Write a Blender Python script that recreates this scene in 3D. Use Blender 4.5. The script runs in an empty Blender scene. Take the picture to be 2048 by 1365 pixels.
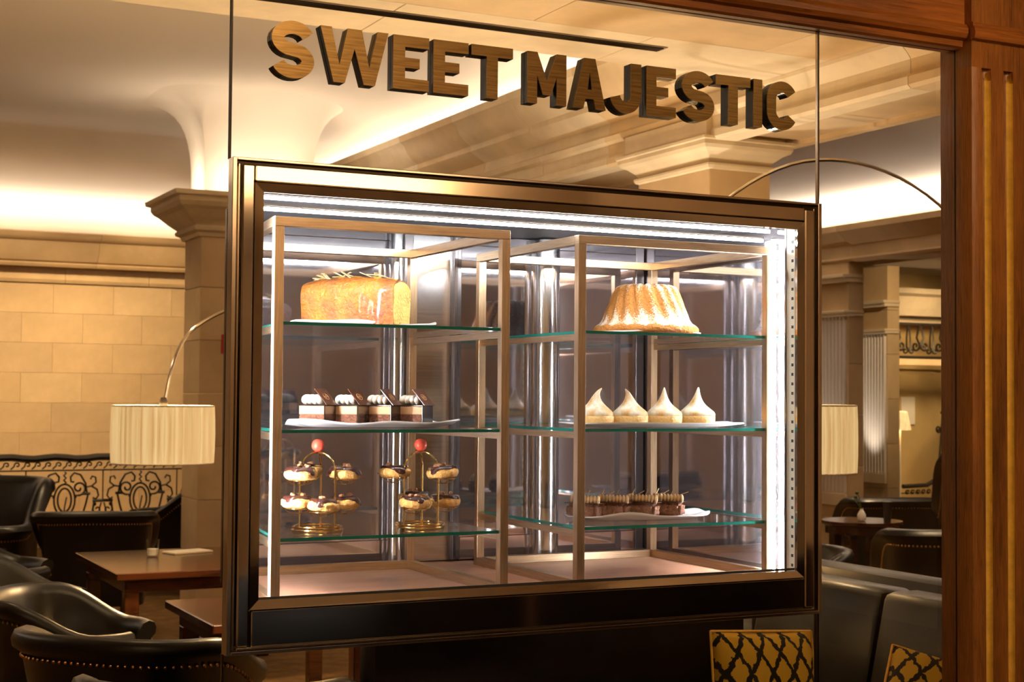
import bpy, bmesh, math, random
from mathutils import Vector, Matrix
PI = math.pi
S = bpy.context.scene
C = S.collection
random.seed(7)

# ------------------------------------------------------------------ camera
cam_d = bpy.data.cameras.new('camera'); cam = bpy.data.objects.new('camera', cam_d); C.objects.link(cam)
cam_d.sensor_width = 36.0; cam_d.lens = 2991.42 / 2048 * 36.0
cam_d.clip_start = 0.05; cam_d.clip_end = 100
YAW, PITCH, ROLL = 0.4646, 0.0363, 0.0078
fw = Vector((math.sin(YAW)*math.cos(PITCH), math.cos(YAW)*math.cos(PITCH), math.sin(PITCH)))
rt = Vector((math.cos(YAW), -math.sin(YAW), 0)); up = rt.cross(fw)
r2 = rt*math.cos(ROLL) + up*math.sin(ROLL); u2 = -rt*math.sin(ROLL) + up*math.cos(ROLL)
m = Matrix((r2, u2, -fw)).transposed().to_4x4(); m.translation = (-0.8783, -3.0729, 1.5)
cam.matrix_world = m
cam_d.dof.use_dof = True; cam_d.dof.focus_distance = 3.75; cam_d.dof.aperture_fstop = 9.0
S.camera = cam

# ------------------------------------------------------------------ world, exposure
w = bpy.data.worlds.new('world'); S.world = w; w.use_nodes = True
w.node_tree.nodes['Background'].inputs[0].default_value = (1.0, 0.78, 0.55, 1)
w.node_tree.nodes['Background'].inputs[1].default_value = 0.02
S.view_settings.view_transform = 'Standard'; S.view_settings.look = 'None'
S.view_settings.exposure = 0.46; S.view_settings.gamma = 1.0; S.view_settings.use_curve_mapping = False
try:
    S.cycles.use_denoising = True
    S.cycles.max_bounces = 14; S.cycles.transparent_max_bounces = 24; S.cycles.glossy_bounces = 8
    S.cycles.transmission_bounces = 8; S.cycles.diffuse_bounces = 4
    S.cycles.sample_clamp_indirect = 6.0; S.cycles.caustics_reflective = False; S.cycles.caustics_refractive = False
except Exception: pass

WARM = (1.0, 0.70, 0.38); WARMW = (1.0, 0.86, 0.70); COOL = (0.93, 0.95, 1.0)
def area(name, loc, size, power, col, rot=(0, 0, 0), spread=PI):
    d = bpy.data.lights.new(name, 'AREA'); d.shape = 'RECTANGLE'; d.size, d.size_y = size; d.energy = power; d.color = col; d.spread = spread
    o = bpy.data.objects.new(name, d); C.objects.link(o); o.location = loc; o.rotation_euler = rot; return o
def spot(name, loc, target, power, col, angle=1.0, blend=0.6, rad=0.05):
    d = bpy.data.lights.new(name, 'SPOT'); d.energy = power; d.color = col; d.spot_size = angle; d.spot_blend = blend; d.shadow_soft_size = rad
    o = bpy.data.objects.new(name, d); C.objects.link(o); o.location = loc
    o.rotation_euler = (Vector(target) - Vector(loc)).to_track_quat('-Z', 'Y').to_euler(); return o
def point(name, loc, power, col, rad=0.05):
    d = bpy.data.lights.new(name, 'POINT'); d.energy = power; d.color = col; d.shadow_soft_size = rad
    o = bpy.data.objects.new(name, d); C.objects.link(o); o.location = loc; return o
UPW = (PI, 0, 0)
# cove lighting hidden on top of the stone cornices (the room's own indirect light)
area('cove_light', (1.0, 12.44, 3.119), (7.5, 0.12), 34, WARMW, UPW)
area('cove_light', (3.28, 6.6, 3.372), (0.10, 7.4), 46, WARMW, (PI, math.radians(-25), 0))
area('cove_light', (7.60, 5.0, 3.014), (0.10, 8.5), 130, WARMW, (PI, math.radians(-20), 0))
area('cove_light', (-3.2, 7.0, 3.3), (0.10, 8.0), 60, WARMW, (PI, 0, 0))
# uplights on the pillar capital
for lx, ly in ((1.70, 7.5), (2.1, 7.12), (2.5, 7.12)):
    point('capital_uplight', (lx, ly, 2.98), 4.0, WARMW, 0.03)
# downlights washing the far stone wall and the lounge
for lx in (0.0, 1.3, 2.6):
    spot('wall_washer', (lx, 10.6, 3.55), (lx, 12.8, 1.75), 205, WARM, 1.25, 1.0, 0.08)
for lx, ly in ((1.2, 2.2), (0.2, 2.3)):
    spot('ceiling_downlight', (lx, ly, 2.97), (lx, ly, 0), 26, WARM, 1.7, 0.9, 0.05)
for lx, ly in ((0.3, 4.6), (0.9, 7.6)):
    spot('ceiling_downlight', (lx, ly, 3.55), (lx, ly, 0), 70, WARM, 1.5, 0.9, 0.06)
spot('wall_washer', (12.6, 10.6, 3.15), (13.0, 12.9, 1.5), 380, WARM, 1.5, 1.0, 0.45)  # unseen spot added to brighten the far door wall
spot('wall_washer', (9.6, 8.0, 3.15), (10.3, 10.0, 2.0), 120, WARM, 1.3, 1.0, 0.08)
for lx, ly, pw in ((5.0, 3.3, 90), (9.0, 7.0, 120), (6.4, 5.6, 240)):
    spot('ceiling_downlight', (lx, ly, 3.2), (lx, ly, 0), pw, WARM, 1.6, 0.9, 0.06)
# uplights at the foot of the fluted panels
spot('panel_uplight', (7.42, 7.5, 0.62), (7.62, 7.52, 2.4), 16, WARMW, 1.2, 1.0, 0.04)
spot('panel_uplight', (10.05, 10.1, 0.62), (10.27, 10.12, 2.4), 30, WARMW, 1.2, 1.0, 0.04)
spot('added_uplight', (2.95, 3.75, 0.15), (3.42, 3.6, 2.9), 150, WARMW, 1.1, 1.0, 0.05)  # unseen uplight added to brighten the pier, capital and beam
spot('added_uplight', (2.6, 2.9, 0.15), (2.2, 2.0, 3.0), 110, WARMW, 1.9, 1.0, 0.05)  # unseen as well, added to brighten the soffit
# front room, unseen: cove and downlights added to light letters, wood and frame
area('cove_light', (0.0, -8.8, 3.14), (9.0, 0.14), 210, WARMW, UPW)
area('cove_light', (-5.8, -5.8, 3.2), (0.14, 5.5), 60, WARMW, UPW)
for lx in (-1.6, 0.3, 1.9):
    spot('ceiling_downlight', (lx, -1.35, 2.97), (lx + 0.25, 0.0, 1.9), 38, WARM, 1.5, 0.9, 0.06)

# ------------------------------------------------------------------ materials
MATS = {}
def pmat(name, col, rough=0.5, metal=0.0, var=None, bump=None, stretch=(1, 1, 1), spec=0.5, emit=None, coat=0.0, col2=None, aniso=0.0):
    """Principled material; var=(scale, amount) varies the colour, bump=(scale, strength) gives fine relief."""
    mt = bpy.data.materials.new(name); mt.use_nodes = True; nt = mt.node_tree; b = nt.nodes['Principled BSDF']
    b.inputs['Base Color'].default_value = (*col, 1); b.inputs['Roughness'].default_value = rough
    b.inputs['Metallic'].default_value = metal; b.inputs['Specular IOR Level'].default_value = spec
    b.inputs['Coat Weight'].default_value = coat
    if aniso: b.inputs['Anisotropic'].default_value = aniso
    if emit: b.inputs['Emission Color'].default_value = (*emit[0], 1); b.inputs['Emission Strength'].default_value = emit[1]
    if var or bump:
        tc = nt.nodes.new('ShaderNodeTexCoord'); mp = nt.nodes.new('ShaderNodeMapping'); mp.inputs['Scale'].default_value = stretch
        nt.links.new(tc.outputs['Object'], mp.inputs[0])
    if var:
        n = nt.nodes.new('ShaderNodeTexNoise'); n.inputs['Scale'].default_value = var[0]; n.inputs['Detail'].default_value = 6; n.inputs['Roughness'].default_value = 0.65
        nt.links.new(mp.outputs[0], n.inputs['Vector'])
        r = nt.nodes.new('ShaderNodeValToRGB'); r.color_ramp.elements[0].position = 0.32; r.color_ramp.elements[1].position = 0.68
        a = var[1]; c2 = col2 or tuple(min(1, c*(1 + a)) for c in col); c1 = tuple(c*(1 - a) for c in col) if not col2 else col
        r.color_ramp.elements[0].color = (*c1, 1); r.color_ramp.elements[1].color = (*c2, 1)
        nt.links.new(n.outputs['Fac'], r.inputs[0]); nt.links.new(r.outputs[0], b.inputs['Base Color'])
    if bump:
        n2 = nt.nodes.new('ShaderNodeTexNoise'); n2.inputs['Scale'].default_value = bump[0]; n2.inputs['Detail'].default_value = 5
        nt.links.new(mp.outputs[0], n2.inputs['Vector'])
        bp = nt.nodes.new('ShaderNodeBump'); bp.inputs['Strength'].default_value = bump[1]; bp.inputs['Distance'].default_value = 0.01
        nt.links.new(n2.outputs['Fac'], bp.inputs['Height']); nt.links.new(bp.outputs[0], b.inputs['Normal'])
    MATS[name] = mt; return mt

def wood(name, dark, light, axis, scale=14.0, rough=0.35, coat=0.0, stretch=22.0):
    """Wood grain running along one axis (0 x, 1 y, 2 z)."""
    mt = bpy.data.materials.new(name); mt.use_nodes = True; nt = mt.node_tree; b = nt.nodes['Principled BSDF']
    tc = nt.nodes.new('ShaderNodeTexCoord'); mp = nt.nodes.new('ShaderNodeMapping')
    sc = [stretch]*3; sc[axis] = 1.0; mp.inputs['Scale'].default_value = sc
    nt.links.new(tc.outputs['Object'], mp.inputs[0])
    n = nt.nodes.new('ShaderNodeTexNoise'); n.inputs['Scale'].default_value = scale*0.35; n.inputs['Detail'].default_value = 8; n.inputs['Roughness'].default_value = 0.7; n.inputs['Distortion'].default_value = 1.2
    nt.links.new(mp.outputs[0], n.inputs['Vector'])
    mp2 = nt.nodes.new('ShaderNodeMapping'); sc2 = [3.0]*3; sc2[axis] = 0.7; mp2.inputs['Scale'].default_value = sc2
    nt.links.new(tc.outputs['Object'], mp2.inputs[0])
    n2 = nt.nodes.new('ShaderNodeTexNoise'); n2.inputs['Scale'].default_value = 2.2; n2.inputs['Detail'].default_value = 3
    nt.links.new(mp2.outputs[0], n2.inputs['Vector'])
    mx = nt.nodes.new('ShaderNodeMath'); mx.operation = 'MULTIPLY_ADD'; mx.inputs[1].default_value = 0.6; 
    ad = nt.nodes.new('ShaderNodeMath'); ad.operation = 'MULTIPLY'; ad.inputs[1].default_value = 0.45
    nt.links.new(n2.outputs['Fac'], ad.inputs[0]); nt.links.new(n.outputs['Fac'], mx.inputs[0]); nt.links.new(ad.outputs[0], mx.inputs[2])
    r = nt.nodes.new('ShaderNodeValToRGB'); r.color_ramp.elements[0].position = 0.38; r.color_ramp.elements[1].position = 0.66
    r.color_ramp.elements[0].color = (*dark, 1); r.color_ramp.elements[1].color = (*light, 1)
    nt.links.new(mx.outputs[0], r.inputs[0]); nt.links.new(r.outputs[0], b.inputs['Base Color'])
    bp = nt.nodes.new('ShaderNodeBump'); bp.inputs['Strength'].default_value = 0.25; bp.inputs['Distance'].default_value = 0.002
    nt.links.new(n.outputs['Fac'], bp.inputs['Height']); nt.links.new(bp.outputs[0], b.inputs['Normal'])
    b.inputs['Roughness'].default_value = rough; b.inputs['Coat Weight'].default_value = coat; b.inputs['Coat Roughness'].default_value = 0.08
    MATS[name] = mt; return mt

def glassmat(name, tint, refl, rough=0.0):
    """Thin clear glass: mostly transparent with a faint mirror reflection."""
    mt = bpy.data.materials.new(name); mt.use_nodes = True; nt = mt.node_tree; nt.nodes.clear()
    o = nt.nodes.new('ShaderNodeOutputMaterial'); t = nt.nodes.new('ShaderNodeBsdfTransparent'); t.inputs[0].default_value = (*tint, 1)
    g = nt.nodes.new('ShaderNodeBsdfGlossy'); g.inputs['Roughness'].default_value = rough; g.inputs[0].default_value = (1, 1, 1, 1)
    lw = nt.nodes.new('ShaderNodeFresnel'); lw.inputs[0].default_value = 1.45
    ml = nt.nodes.new('ShaderNodeMath'); ml.operation = 'MULTIPLY'; ml.inputs[1].default_value = refl
    nt.links.new(lw.outputs[0], ml.inputs[0])
    mx = nt.nodes.new('ShaderNodeMixShader'); nt.links.new(ml.outputs[0], mx.inputs[0]); nt.links.new(t.outputs[0], mx.inputs[1]); nt.links.new(g.outputs[0], mx.inputs[2])
    nt.links.new(mx.outputs[0], o.inputs[0]); MATS[name] = mt; return mt

pmat('plaster', (0.80, 0.72, 0.62), 0.9, bump=(60, 0.03))
pmat('plaster_far', (0.74, 0.68, 0.62), 0.9)
pmat('limestone', (0.60, 0.435, 0.245), 0.75, var=(2.2, 0.13), bump=(40, 0.06))
pmat('limestone_b', (0.64, 0.475, 0.275), 0.75, var=(2.6, 0.13), bump=(40, 0.06))
pmat('limestone_c', (0.56, 0.41, 0.24), 0.75, var=(2.0, 0.13), bump=(40, 0.06))
pmat('limestone_pale', (0.68, 0.56, 0.38), 0.7, var=(3.0, 0.12), bump=(30, 0.05))
pmat('joint', (0.62, 0.48, 0.31), 0.9)
pmat('carpet', (0.09, 0.042, 0.010), 0.95, var=(9.0, 0.75), bump=(120, 0.5), col2=(0.22, 0.115, 0.022))
pmat('leather', (0.0045, 0.0038, 0.0028), 0.34, bump=(90, 0.06), spec=0.32)
pmat('leather_grey', (0.012, 0.0105, 0.008), 0.34, bump=(90, 0.06), spec=0.35)
pmat('nail_brass', (0.45, 0.24, 0.10), 0.3, 1.0)
wood('mahogany', (0.016, 0.005, 0.002), (0.075, 0.022, 0.008), 0, 6, 0.16, 0.15, 10)
wood('oak_z', (0.060, 0.015, 0.003), (0.38, 0.130, 0.019), 2, 26, 0.38, 0.15, 24)
wood('oak_x', (0.10, 0.027, 0.004), (0.42, 0.13, 0.020), 0, 16, 0.34, 0.25, 24)
wood('deck', (0.66, 0.28, 0.155), (0.84, 0.44, 0.28), 0, 10, 0.35, 0.1, 16)
pmat('gold_light_piping', (0.90, 0.52, 0.07), 0.5, 0.25, var=(30, 0.15))  # gold of the cushion piping, also the light painted in the grooves
pmat('seam_black', (0.010, 0.007, 0.004), 0.5)
pmat('brass_letter', (0.28, 0.168, 0.058), 0.34, 1.0, var=(6.0, 0.38), stretch=(1.5, 40, 40))
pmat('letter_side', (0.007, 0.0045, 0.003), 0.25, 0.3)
pmat('bronze_polished', (0.64, 0.565, 0.485), 0.07, 1.0, bump=(2.2, 0.05))
pmat('bronze_edge', (0.62, 0.53, 0.43), 0.16, 1.0)
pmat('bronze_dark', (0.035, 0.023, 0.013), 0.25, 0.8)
pmat('rack_bronze', (0.54, 0.385, 0.235), 0.30, 1.0, var=(8.0, 0.18), stretch=(30, 30, 1.5))
pmat('rack_bronze_h', (0.54, 0.385, 0.235), 0.30, 1.0, var=(8.0, 0.18), stretch=(1.5, 1.5, 30))
pmat('steel', (0.62, 0.60, 0.60), 0.16, 1.0, var=(5.0, 0.10), stretch=(1.0, 30, 30))
pmat('steel_mirror', (0.60, 0.565, 0.60), 0.045, 0.95, bump=(3.0, 0.03))
pmat('steel_dark', (0.16, 0.145, 0.145), 0.22, 1.0)
pmat('roof_steel', (0.13, 0.125, 0.13), 0.5, 0.8)
pmat('glint_column', (0.75, 0.77, 0.78), 0.14, 1.0, var=(6.0, 0.1), stretch=(60, 60, 1))
pmat('slot_strip', (0.62, 0.54, 0.40), 0.5)
pmat('black', (0.006, 0.005, 0.004), 0.5)
pmat('led', (1, 1, 1), 0.5, emit=((0.95, 0.97, 1.0), 60.0))
pmat('led_right', (1, 1, 1), 0.5, emit=((0.97, 0.97, 1.0), 300.0))
pmat('led_side', (1, 1, 1), 0.5, emit=((0.97, 0.97, 1.0), 460.0))
pmat('porcelain', (0.86, 0.85, 0.84), 0.18, coat=0.3)
pmat('gold_wire', (0.85, 0.56, 0.20), 0.16, 1.0)
pmat('coral', (0.80, 0.10, 0.055), 0.22, coat=0.4)
pmat('chrome', (0.72, 0.66, 0.58), 0.12, 1.0)
pmat('iron', (0.012, 0.009, 0.007), 0.45)
pmat('red_paint', (0.45, 0.012, 0.015), 0.4)
pmat('white_paint', (0.85, 0.80, 0.68), 0.6)
pmat('grille', (0.26, 0.21, 0.14), 0.5, 0.4)
pmat('door_paint', (0.58, 0.42, 0.18), 0.55, var=(2, 0.08))
pmat('green', (0.06, 0.09, 0.02), 0.6)
glassmat('pane_glass', (0.985, 0.98, 0.965), 0.15)
glassmat('case_glass', (0.985, 0.99, 0.99), 0.28)
glassmat('shelf_glass', (0.97, 0.99, 0.985), 0.9)
pmat('glass_edge', (0.012, 0.19, 0.15), 0.08)
# food
pmat('loaf_crust', (0.66, 0.215, 0.022), 0.30, var=(17.0, 0.5), bump=(110, 0.9), col2=(0.24, 0.065, 0.022), coat=0.45)
pmat('loaf_top', (0.80, 0.42, 0.07), 0.4, var=(16, 0.35), bump=(45, 0.6), coat=0.3)
pmat('loaf_crumb', (0.88, 0.60, 0.16), 0.8, var=(40, 0.2), bump=(120, 0.9))
pmat('almond', (0.90, 0.68, 0.32), 0.5)
pmat('sponge_dark', (0.16, 0.055, 0.026), 0.8, var=(70, 0.4), bump=(160, 0.8))
pmat('mousse', (0.58, 0.30, 0.14), 0.6, var=(60, 0.10))
pmat('glaze', (0.018, 0.009, 0.006), 0.18, coat=0.6)
pmat('cream_white', (0.86, 0.76, 0.64), 0.5)
pmat('cream_mocha', (0.80, 0.54, 0.29), 0.5)
pmat('plaque', (0.12, 0.045, 0.025), 0.22, coat=0.3)
pmat('print_gold', (0.55, 0.30, 0.10), 0.5)
pmat('tart_shell', (0.78, 0.50, 0.18), 0.65, var=(60, 0.15), bump=(150, 0.3))
pmat('praline', (0.33, 0.14, 0.075), 0.38, var=(90, 0.35), bump=(170, 1.0))
pmat('choc_disc', (0.10, 0.03, 0.015), 0.3)
pmat('stick', (0.60, 0.32, 0.12), 0.5)
pmat('cookie', (0.64, 0.33, 0.085), 0.75, var=(60, 0.30), bump=(90, 0.8))
pmat('choc_melt', (0.045, 0.012, 0.008), 0.14, coat=0.6)
pmat('choc_chunk', (0.30, 0.13, 0.055), 0.4)

def node_mats():
    # meringue: white, toasted along ridges by a noise
    pmat('meringue', (0.80, 0.73, 0.58), 0.5, var=(22, 0.3), bump=(20, 0.15), stretch=(1, 1, 0.6), col2=(0.62, 0.33, 0.09))
    r = [n for n in MATS['meringue'].node_tree.nodes if n.type == 'VALTORGB'][0]
    r.color_ramp.elements[0].position = 0.40; r.color_ramp.elements[1].position = 0.58
    # bundt: golden crumb with icing sugar lying on upward faces and low down
    mt = pmat('bundt', (0.60, 0.27, 0.065), 0.75, bump=(130, 0.9)); nt = mt.node_tree; b = nt.nodes['Principled BSDF']
    tc = nt.nodes.new('ShaderNodeTexCoord'); n = nt.nodes.new('ShaderNodeTexNoise'); n.inputs['Scale'].default_value = 330; n.inputs['Detail'].default_value = 2
    nt.links.new(tc.outputs['Object'], n.inputs['Vector'])
    n3 = nt.nodes.new('ShaderNodeTexNoise'); n3.inputs['Scale'].default_value = 14; nt.links.new(tc.outputs['Object'], n3.inputs['Vector'])
    at = nt.nodes.new('ShaderNodeAttribute'); at.attribute_name = 'sugar'
    a1 = nt.nodes.new('ShaderNodeMath'); a1.operation = 'MULTIPLY_ADD'; a1.inputs[1].default_value = 0.95
    nt.links.new(n.outputs['Fac'], a1.inputs[0]); nt.links.new(at.outputs['Fac'], a1.inputs[2])
    a2 = nt.nodes.new('ShaderNodeMath'); a2.operation = 'MULTIPLY_ADD'; a2.inputs[1].default_value = 0.5
    nt.links.new(n3.outputs['Fac'], a2.inputs[0]); nt.links.new(a1.outputs[0], a2.inputs[2])
    r = nt.nodes.new('ShaderNodeValToRGB'); r.color_ramp.elements[0].position = 0.88; r.color_ramp.elements[1].position = 1.25 if False else 1.0
    r.color_ramp.elements[0].color = (0.50, 0.19, 0.030, 1); r.color_ramp.elements[1].color = (0.80, 0.64, 0.47, 1)
    nt.links.new(a2.outputs[0], r.inputs[0]); nt.links.new(r.outputs[0], b.inputs['Base Color'])
    # pleated shade: warm fabric lit from within, thicker folds glow less
    mt = bpy.data.materials.new('shade'); mt.use_nodes = True; nt = mt.node_tree; b = nt.nodes['Principled BSDF']
    b.inputs['Base Color'].default_value = (0.75, 0.62, 0.42, 1); b.inputs['Roughness'].default_value = 0.8
    tc = nt.nodes.new('ShaderNodeTexCoord'); mp = nt.nodes.new('ShaderNodeMapping'); mp.inputs['Scale'].default_value = (58, 58, 0.05)
    nt.links.new(tc.outputs['Object'], mp.inputs[0]); n = nt.nodes.new('ShaderNodeTexNoise'); n.inputs['Scale'].default_value = 1.0; n.inputs['Detail'].default_value = 3
    nt.links.new(mp.outputs[0], n.inputs['Vector'])
    r = nt.nodes.new('ShaderNodeValToRGB'); r.color_ramp.elements[0].position = 0.3; r.color_ramp.elements[1].position = 0.72
    r.color_ramp.elements[0].color = (0.50, 0.275, 0.082, 1); r.color_ramp.elements[1].color = (1.0, 0.73, 0.35, 1)
    nt.links.new(n.outputs['Fac'], r.inputs[0]); nt.links.new(r.outputs[0], b.inputs['Emission Color']); b.inputs['Emission Strength'].default_value = 0.56
    MATS['shade'] = mt
    # cushion print: black knotted lattice on mustard cloth
    mt = bpy.data.materials.new('lattice_cloth'); mt.use_nodes = True; nt = mt.node_tree; b = nt.nodes['Principled BSDF']; b.inputs['Roughness'].default_value = 0.85
    tc = nt.nodes.new('ShaderNodeTexCoord')
    wob = nt.nodes.new('ShaderNodeTexNoise'); wob.inputs['Scale'].default_value = 55; nt.links.new(tc.outputs['Object'], wob.inputs['Vector'])
    mixv = nt.nodes.new('ShaderNodeMix'); mixv.data_type = 'VECTOR'; mixv.inputs[0].default_value = 0.022
    nt.links.new(tc.outputs['Object'], mixv.inputs[4]); nt.links.new(wob.outputs['Color'], mixv.inputs[5])
    sx = nt.nodes.new('ShaderNodeSeparateXYZ'); nt.links.new(mixv.outputs[1], sx.inputs[0])
    def M(op, a, b_=None, c=None):
        q = nt.nodes.new('ShaderNodeMath'); q.operation = op
        for i, v in enumerate((a, b_, c)):
            if v is None: continue
            if isinstance(v, (int, float)): q.inputs[i].default_value = v
            else: nt.links.new(v, q.inputs[i])
        return q.outputs[0]
    xx = M('MULTIPLY', sx.outputs[0], 44.0); zz = M('MULTIPLY', sx.outputs[2], 26.0)
    s1 = M('ABSOLUTE', M('SINE', M('ADD', xx, zz))); s2 = M('ABSOLUTE', M('SINE', M('SUBTRACT', xx, zz)))
    mn = M('MINIMUM', s1, s2); ln = M('LESS_THAN', mn, 0.32)
    mc = nt.nodes.new('ShaderNodeMix'); mc.data_type = 'RGBA'; mc.inputs[6].default_value = (0.60, 0.37, 0.028, 1); mc.inputs[7].default_value = (0.008, 0.005, 0.003, 1)
    nt.links.new(ln, mc.inputs[0]); nt.links.new(mc.outputs[2], b.inputs['Base Color']); MATS['lattice_cloth'] = mt
node_mats()

# ------------------------------------------------------------------ mesh helpers
class MB:
    def __init__(s): s.v = []; s.f = []
    def box(s, lo, hi, c=0.0):
        x0, y0, z0 = lo; x1, y1, z1 = hi; n = len(s.v)
        if c <= 0:
            s.v += [(x0, y0, z0), (x1, y0, z0), (x1, y1, z0), (x0, y1, z0), (x0, y0, z1), (x1, y0, z1), (x1, y1, z1), (x0, y1, z1)]
            s.f += [tuple(n+i for i in q) for q in ((0, 3, 2, 1), (4, 5, 6, 7), (0, 1, 5, 4), (1, 2, 6, 5), (2, 3, 7, 6), (3, 0, 4, 7))]
            return s
        bm = bmesh.new(); bmesh.ops.create_cube(bm, size=1.0)
        for v in bm.verts: v.co = Vector(((x0+x1)/2 + v.co.x*(x1-x0), (y0+y1)/2 + v.co.y*(y1-y0), (z0+z1)/2 + v.co.z*(z1-z0)))
        bmesh.ops.bevel(bm, geom=list(bm.edges), offset=c, segments=2 if c > 0.01 else 1, affect='EDGES', profile=0.5)
        s.bm(bm); return s
    def bm(s, bm):
        bm.verts.index_update(); n = len(s.v); s.v += [tuple(v.co) for v in bm.verts]; s.f += [tuple(n + v.index for v in f.verts) for f in bm.faces]; bm.free()
    def grid(s, rows, closed_u=False, closed_v=False, cap0=False, cap1=False):
        n = len(s.v); R = len(rows); K = len(rows[0])
        for r in rows: s.v += [tuple(p) for p in r]
        for i in range(R if closed_v else R - 1):
            for j in range(K if closed_u else K - 1):
                a = n + i*K + j; b = n + i*K + (j+1) % K; i2 = (i+1) % R
                s.f.append((a, b, n + i2*K + (j+1) % K, n + i2*K + j))
        if cap0: s.f.append(tuple(n + j for j in range(K))[::-1])
        if cap1: s.f.append(tuple(n + (R-1)*K + j for j in range(K)))
        return s
    def tube(s, pts, r, k=8, closed=False, caps=True):
        pts = [Vector(p) for p in pts]; N = len(pts); rows = []
        rr = r if isinstance(r, (list, tuple)) else [r]*N
        prev = None
        for i, p in enumerate(pts):
            a = pts[(i-1) % N] if (closed or i > 0) else p; b = pts[(i+1) % N] if (closed or i < N-1) else p
            t = (b - a).normalized() if (b-a).length > 1e-9 else Vector((0, 0, 1))
            if prev is None:
                u = t.cross(Vector((0, 0, 1))); u = u if u.length > 1e-3 else t.cross(Vector((1, 0, 0)))
            else: u = prev - t*prev.dot(t)
            u.normalize(); prev = u; q = t.cross(u)
            rows.append([p + (u*math.cos(2*PI*j/k) + q*math.sin(2*PI*j/k))*rr[i] for j in range(k)])
        return s.grid(rows, True, closed, caps and not closed, caps and not closed)
    def lathe(s, prof, k=24, c=(0, 0, 0), cap=True):
        rows = [[(c[0] + r*math.cos(2*PI*j/k), c[1] + r*math.sin(2*PI*j/k), c[2] + z) for j in range(k)] for r, z in prof]
        return s.grid(rows, True, False, cap, cap)
    def prism(s, poly, axis, a, b):
        """poly of 2D points extruded along an axis; axis 0 -> (y,z), 1 -> (x,z), 2 -> (x,y)."""
        def P(p, t): return (t, p[0], p[1]) if axis == 0 else (p[0], t, p[1]) if axis == 1 else (p[0], p[1], t)
        n = len(s.v); K = len(poly); s.v += [P(p, a) for p in poly] + [P(p, b) for p in poly]
        s.f.append(tuple(range(n, n+K))); s.f.append(tuple(range(n+2*K-1, n+K-1, -1)))
        for i in range(K): j = (i+1) % K; s.f.append((n+i, n+K+i, n+K+j, n+j))
        return s
    def ball(s, c, r, k=12, h=8, sq=(1, 1, 1)):
        rows = [[(c[0] + r*sq[0]*math.sin(PI*i/h)*math.cos(2*PI*j/k), c[1] + r*sq[1]*math.sin(PI*i/h)*math.sin(2*PI*j/k), c[2] - r*sq[2]*math.cos(PI*i/h)) for j in range(k)] for i in range(h+1)]
        return s.grid(rows, True)
    def xf(s, M):
        s.v = [tuple(M @ Vector(p)) for p in s.v]; return s
    def mesh(s, name, mat, smooth=False, org=(0, 0, 0), ang=40):
        me = bpy.data.meshes.new(name); me.from_pydata([(x-org[0], y-org[1], z-org[2]) for x, y, z in s.v], [], s.f)
        bm = bmesh.new(); bm.from_mesh(me); bmesh.ops.remove_doubles(bm, verts=bm.verts, dist=1e-6); bmesh.ops.recalc_face_normals(bm, faces=bm.faces); bm.to_mesh(me); bm.free()
        if smooth:
            me.polygons.foreach_set('use_smooth', [True]*len(me.polygons))
            try: me.set_sharp_from_angle(angle=math.radians(ang))
            except Exception: pass
        me.materials.append(MATS[mat]); return me
    def build(s, name, mat, parent=None, smooth=False, org=None, ang=40):
        """World-space build: vertices given in world space; origin at the parent's (or given) place."""
        if org is None:
            org = Vector((0, 0, 0)); q = parent
            while q: org = org + q.location; q = q.parent
            org = tuple(org)
        o = bpy.data.objects.new(name, s.mesh(name, mat, smooth, org, ang)); C.objects.link(o)
        if parent: o.parent = parent
        else: o.location = org
        return o
    def local(s, name, mat, parent, smooth=False, ang=40):
        o = bpy.data.objects.new(name, s.mesh(name, mat, smooth, (0, 0, 0), ang)); C.objects.link(o); o.parent = parent; return o

def tag(o, label, cat, group=None):
    o['label'] = label; o['category'] = cat
    if group: o['group'] = group
    return o
def thing(name, label, cat, loc=(0, 0, 0), rotz=0.0, group=None):
    o = bpy.data.objects.new(name, None); C.objects.link(o); o.empty_display_size = 0.05
    o.location = loc; o.rotation_euler = (0, 0, rotz); o.matrix_world = Matrix.Translation(loc) @ Matrix.Rotation(rotz, 4, 'Z')
    return tag(o, label, cat, group)
def struct(o, label=None):
    o['kind'] = 'structure'
    if label: o['label'] = label
    return o
def stuff(o): o['kind'] = 'stuff'; return o
def dup(root, loc, rotz, label, group=None, scale=None):
    r = root.copy(); C.objects.link(r); r.location = loc; r.rotation_euler = (0, 0, rotz); r['label'] = label
    if group: r['group'] = group
    if scale: r.scale = scale
    for ch in list(root.children):
        c = ch.copy(); C.objects.link(c); c.parent = r
        for g in list(ch.children):
            d = g.copy(); C.objects.link(d); d.parent = c
    return r
def shared(me, name, parent, loc, rot=(0, 0, 0), scale=(1, 1, 1)):
    o = bpy.data.objects.new(name, me); C.objects.link(o); o.parent = parent; o.location = loc; o.rotation_euler = rot; o.scale = scale; return o
def arc(c, r, a0, a1, n, plane='xz', rb=None):
    rb = r if rb is None else rb; out = []
    for i in range(n+1):
        a = a0 + (a1-a0)*i/n; p, q = r*math.cos(a), rb*math.sin(a)
        out.append((c[0]+p, c[1], c[2]+q) if plane == 'xz' else (c[0]+p, c[1]+q, c[2]) if plane == 'xy' else (c[0], c[1]+p, c[2]+q))
    return out

# ================================================================== THE SETTING
GY = 0.035                                   # plane of the mirror wall, built as clear glass
struct(MB().box((-6, -9.0, -0.1), (17, 14, 0.0)).build('floor', 'carpet'))
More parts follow.
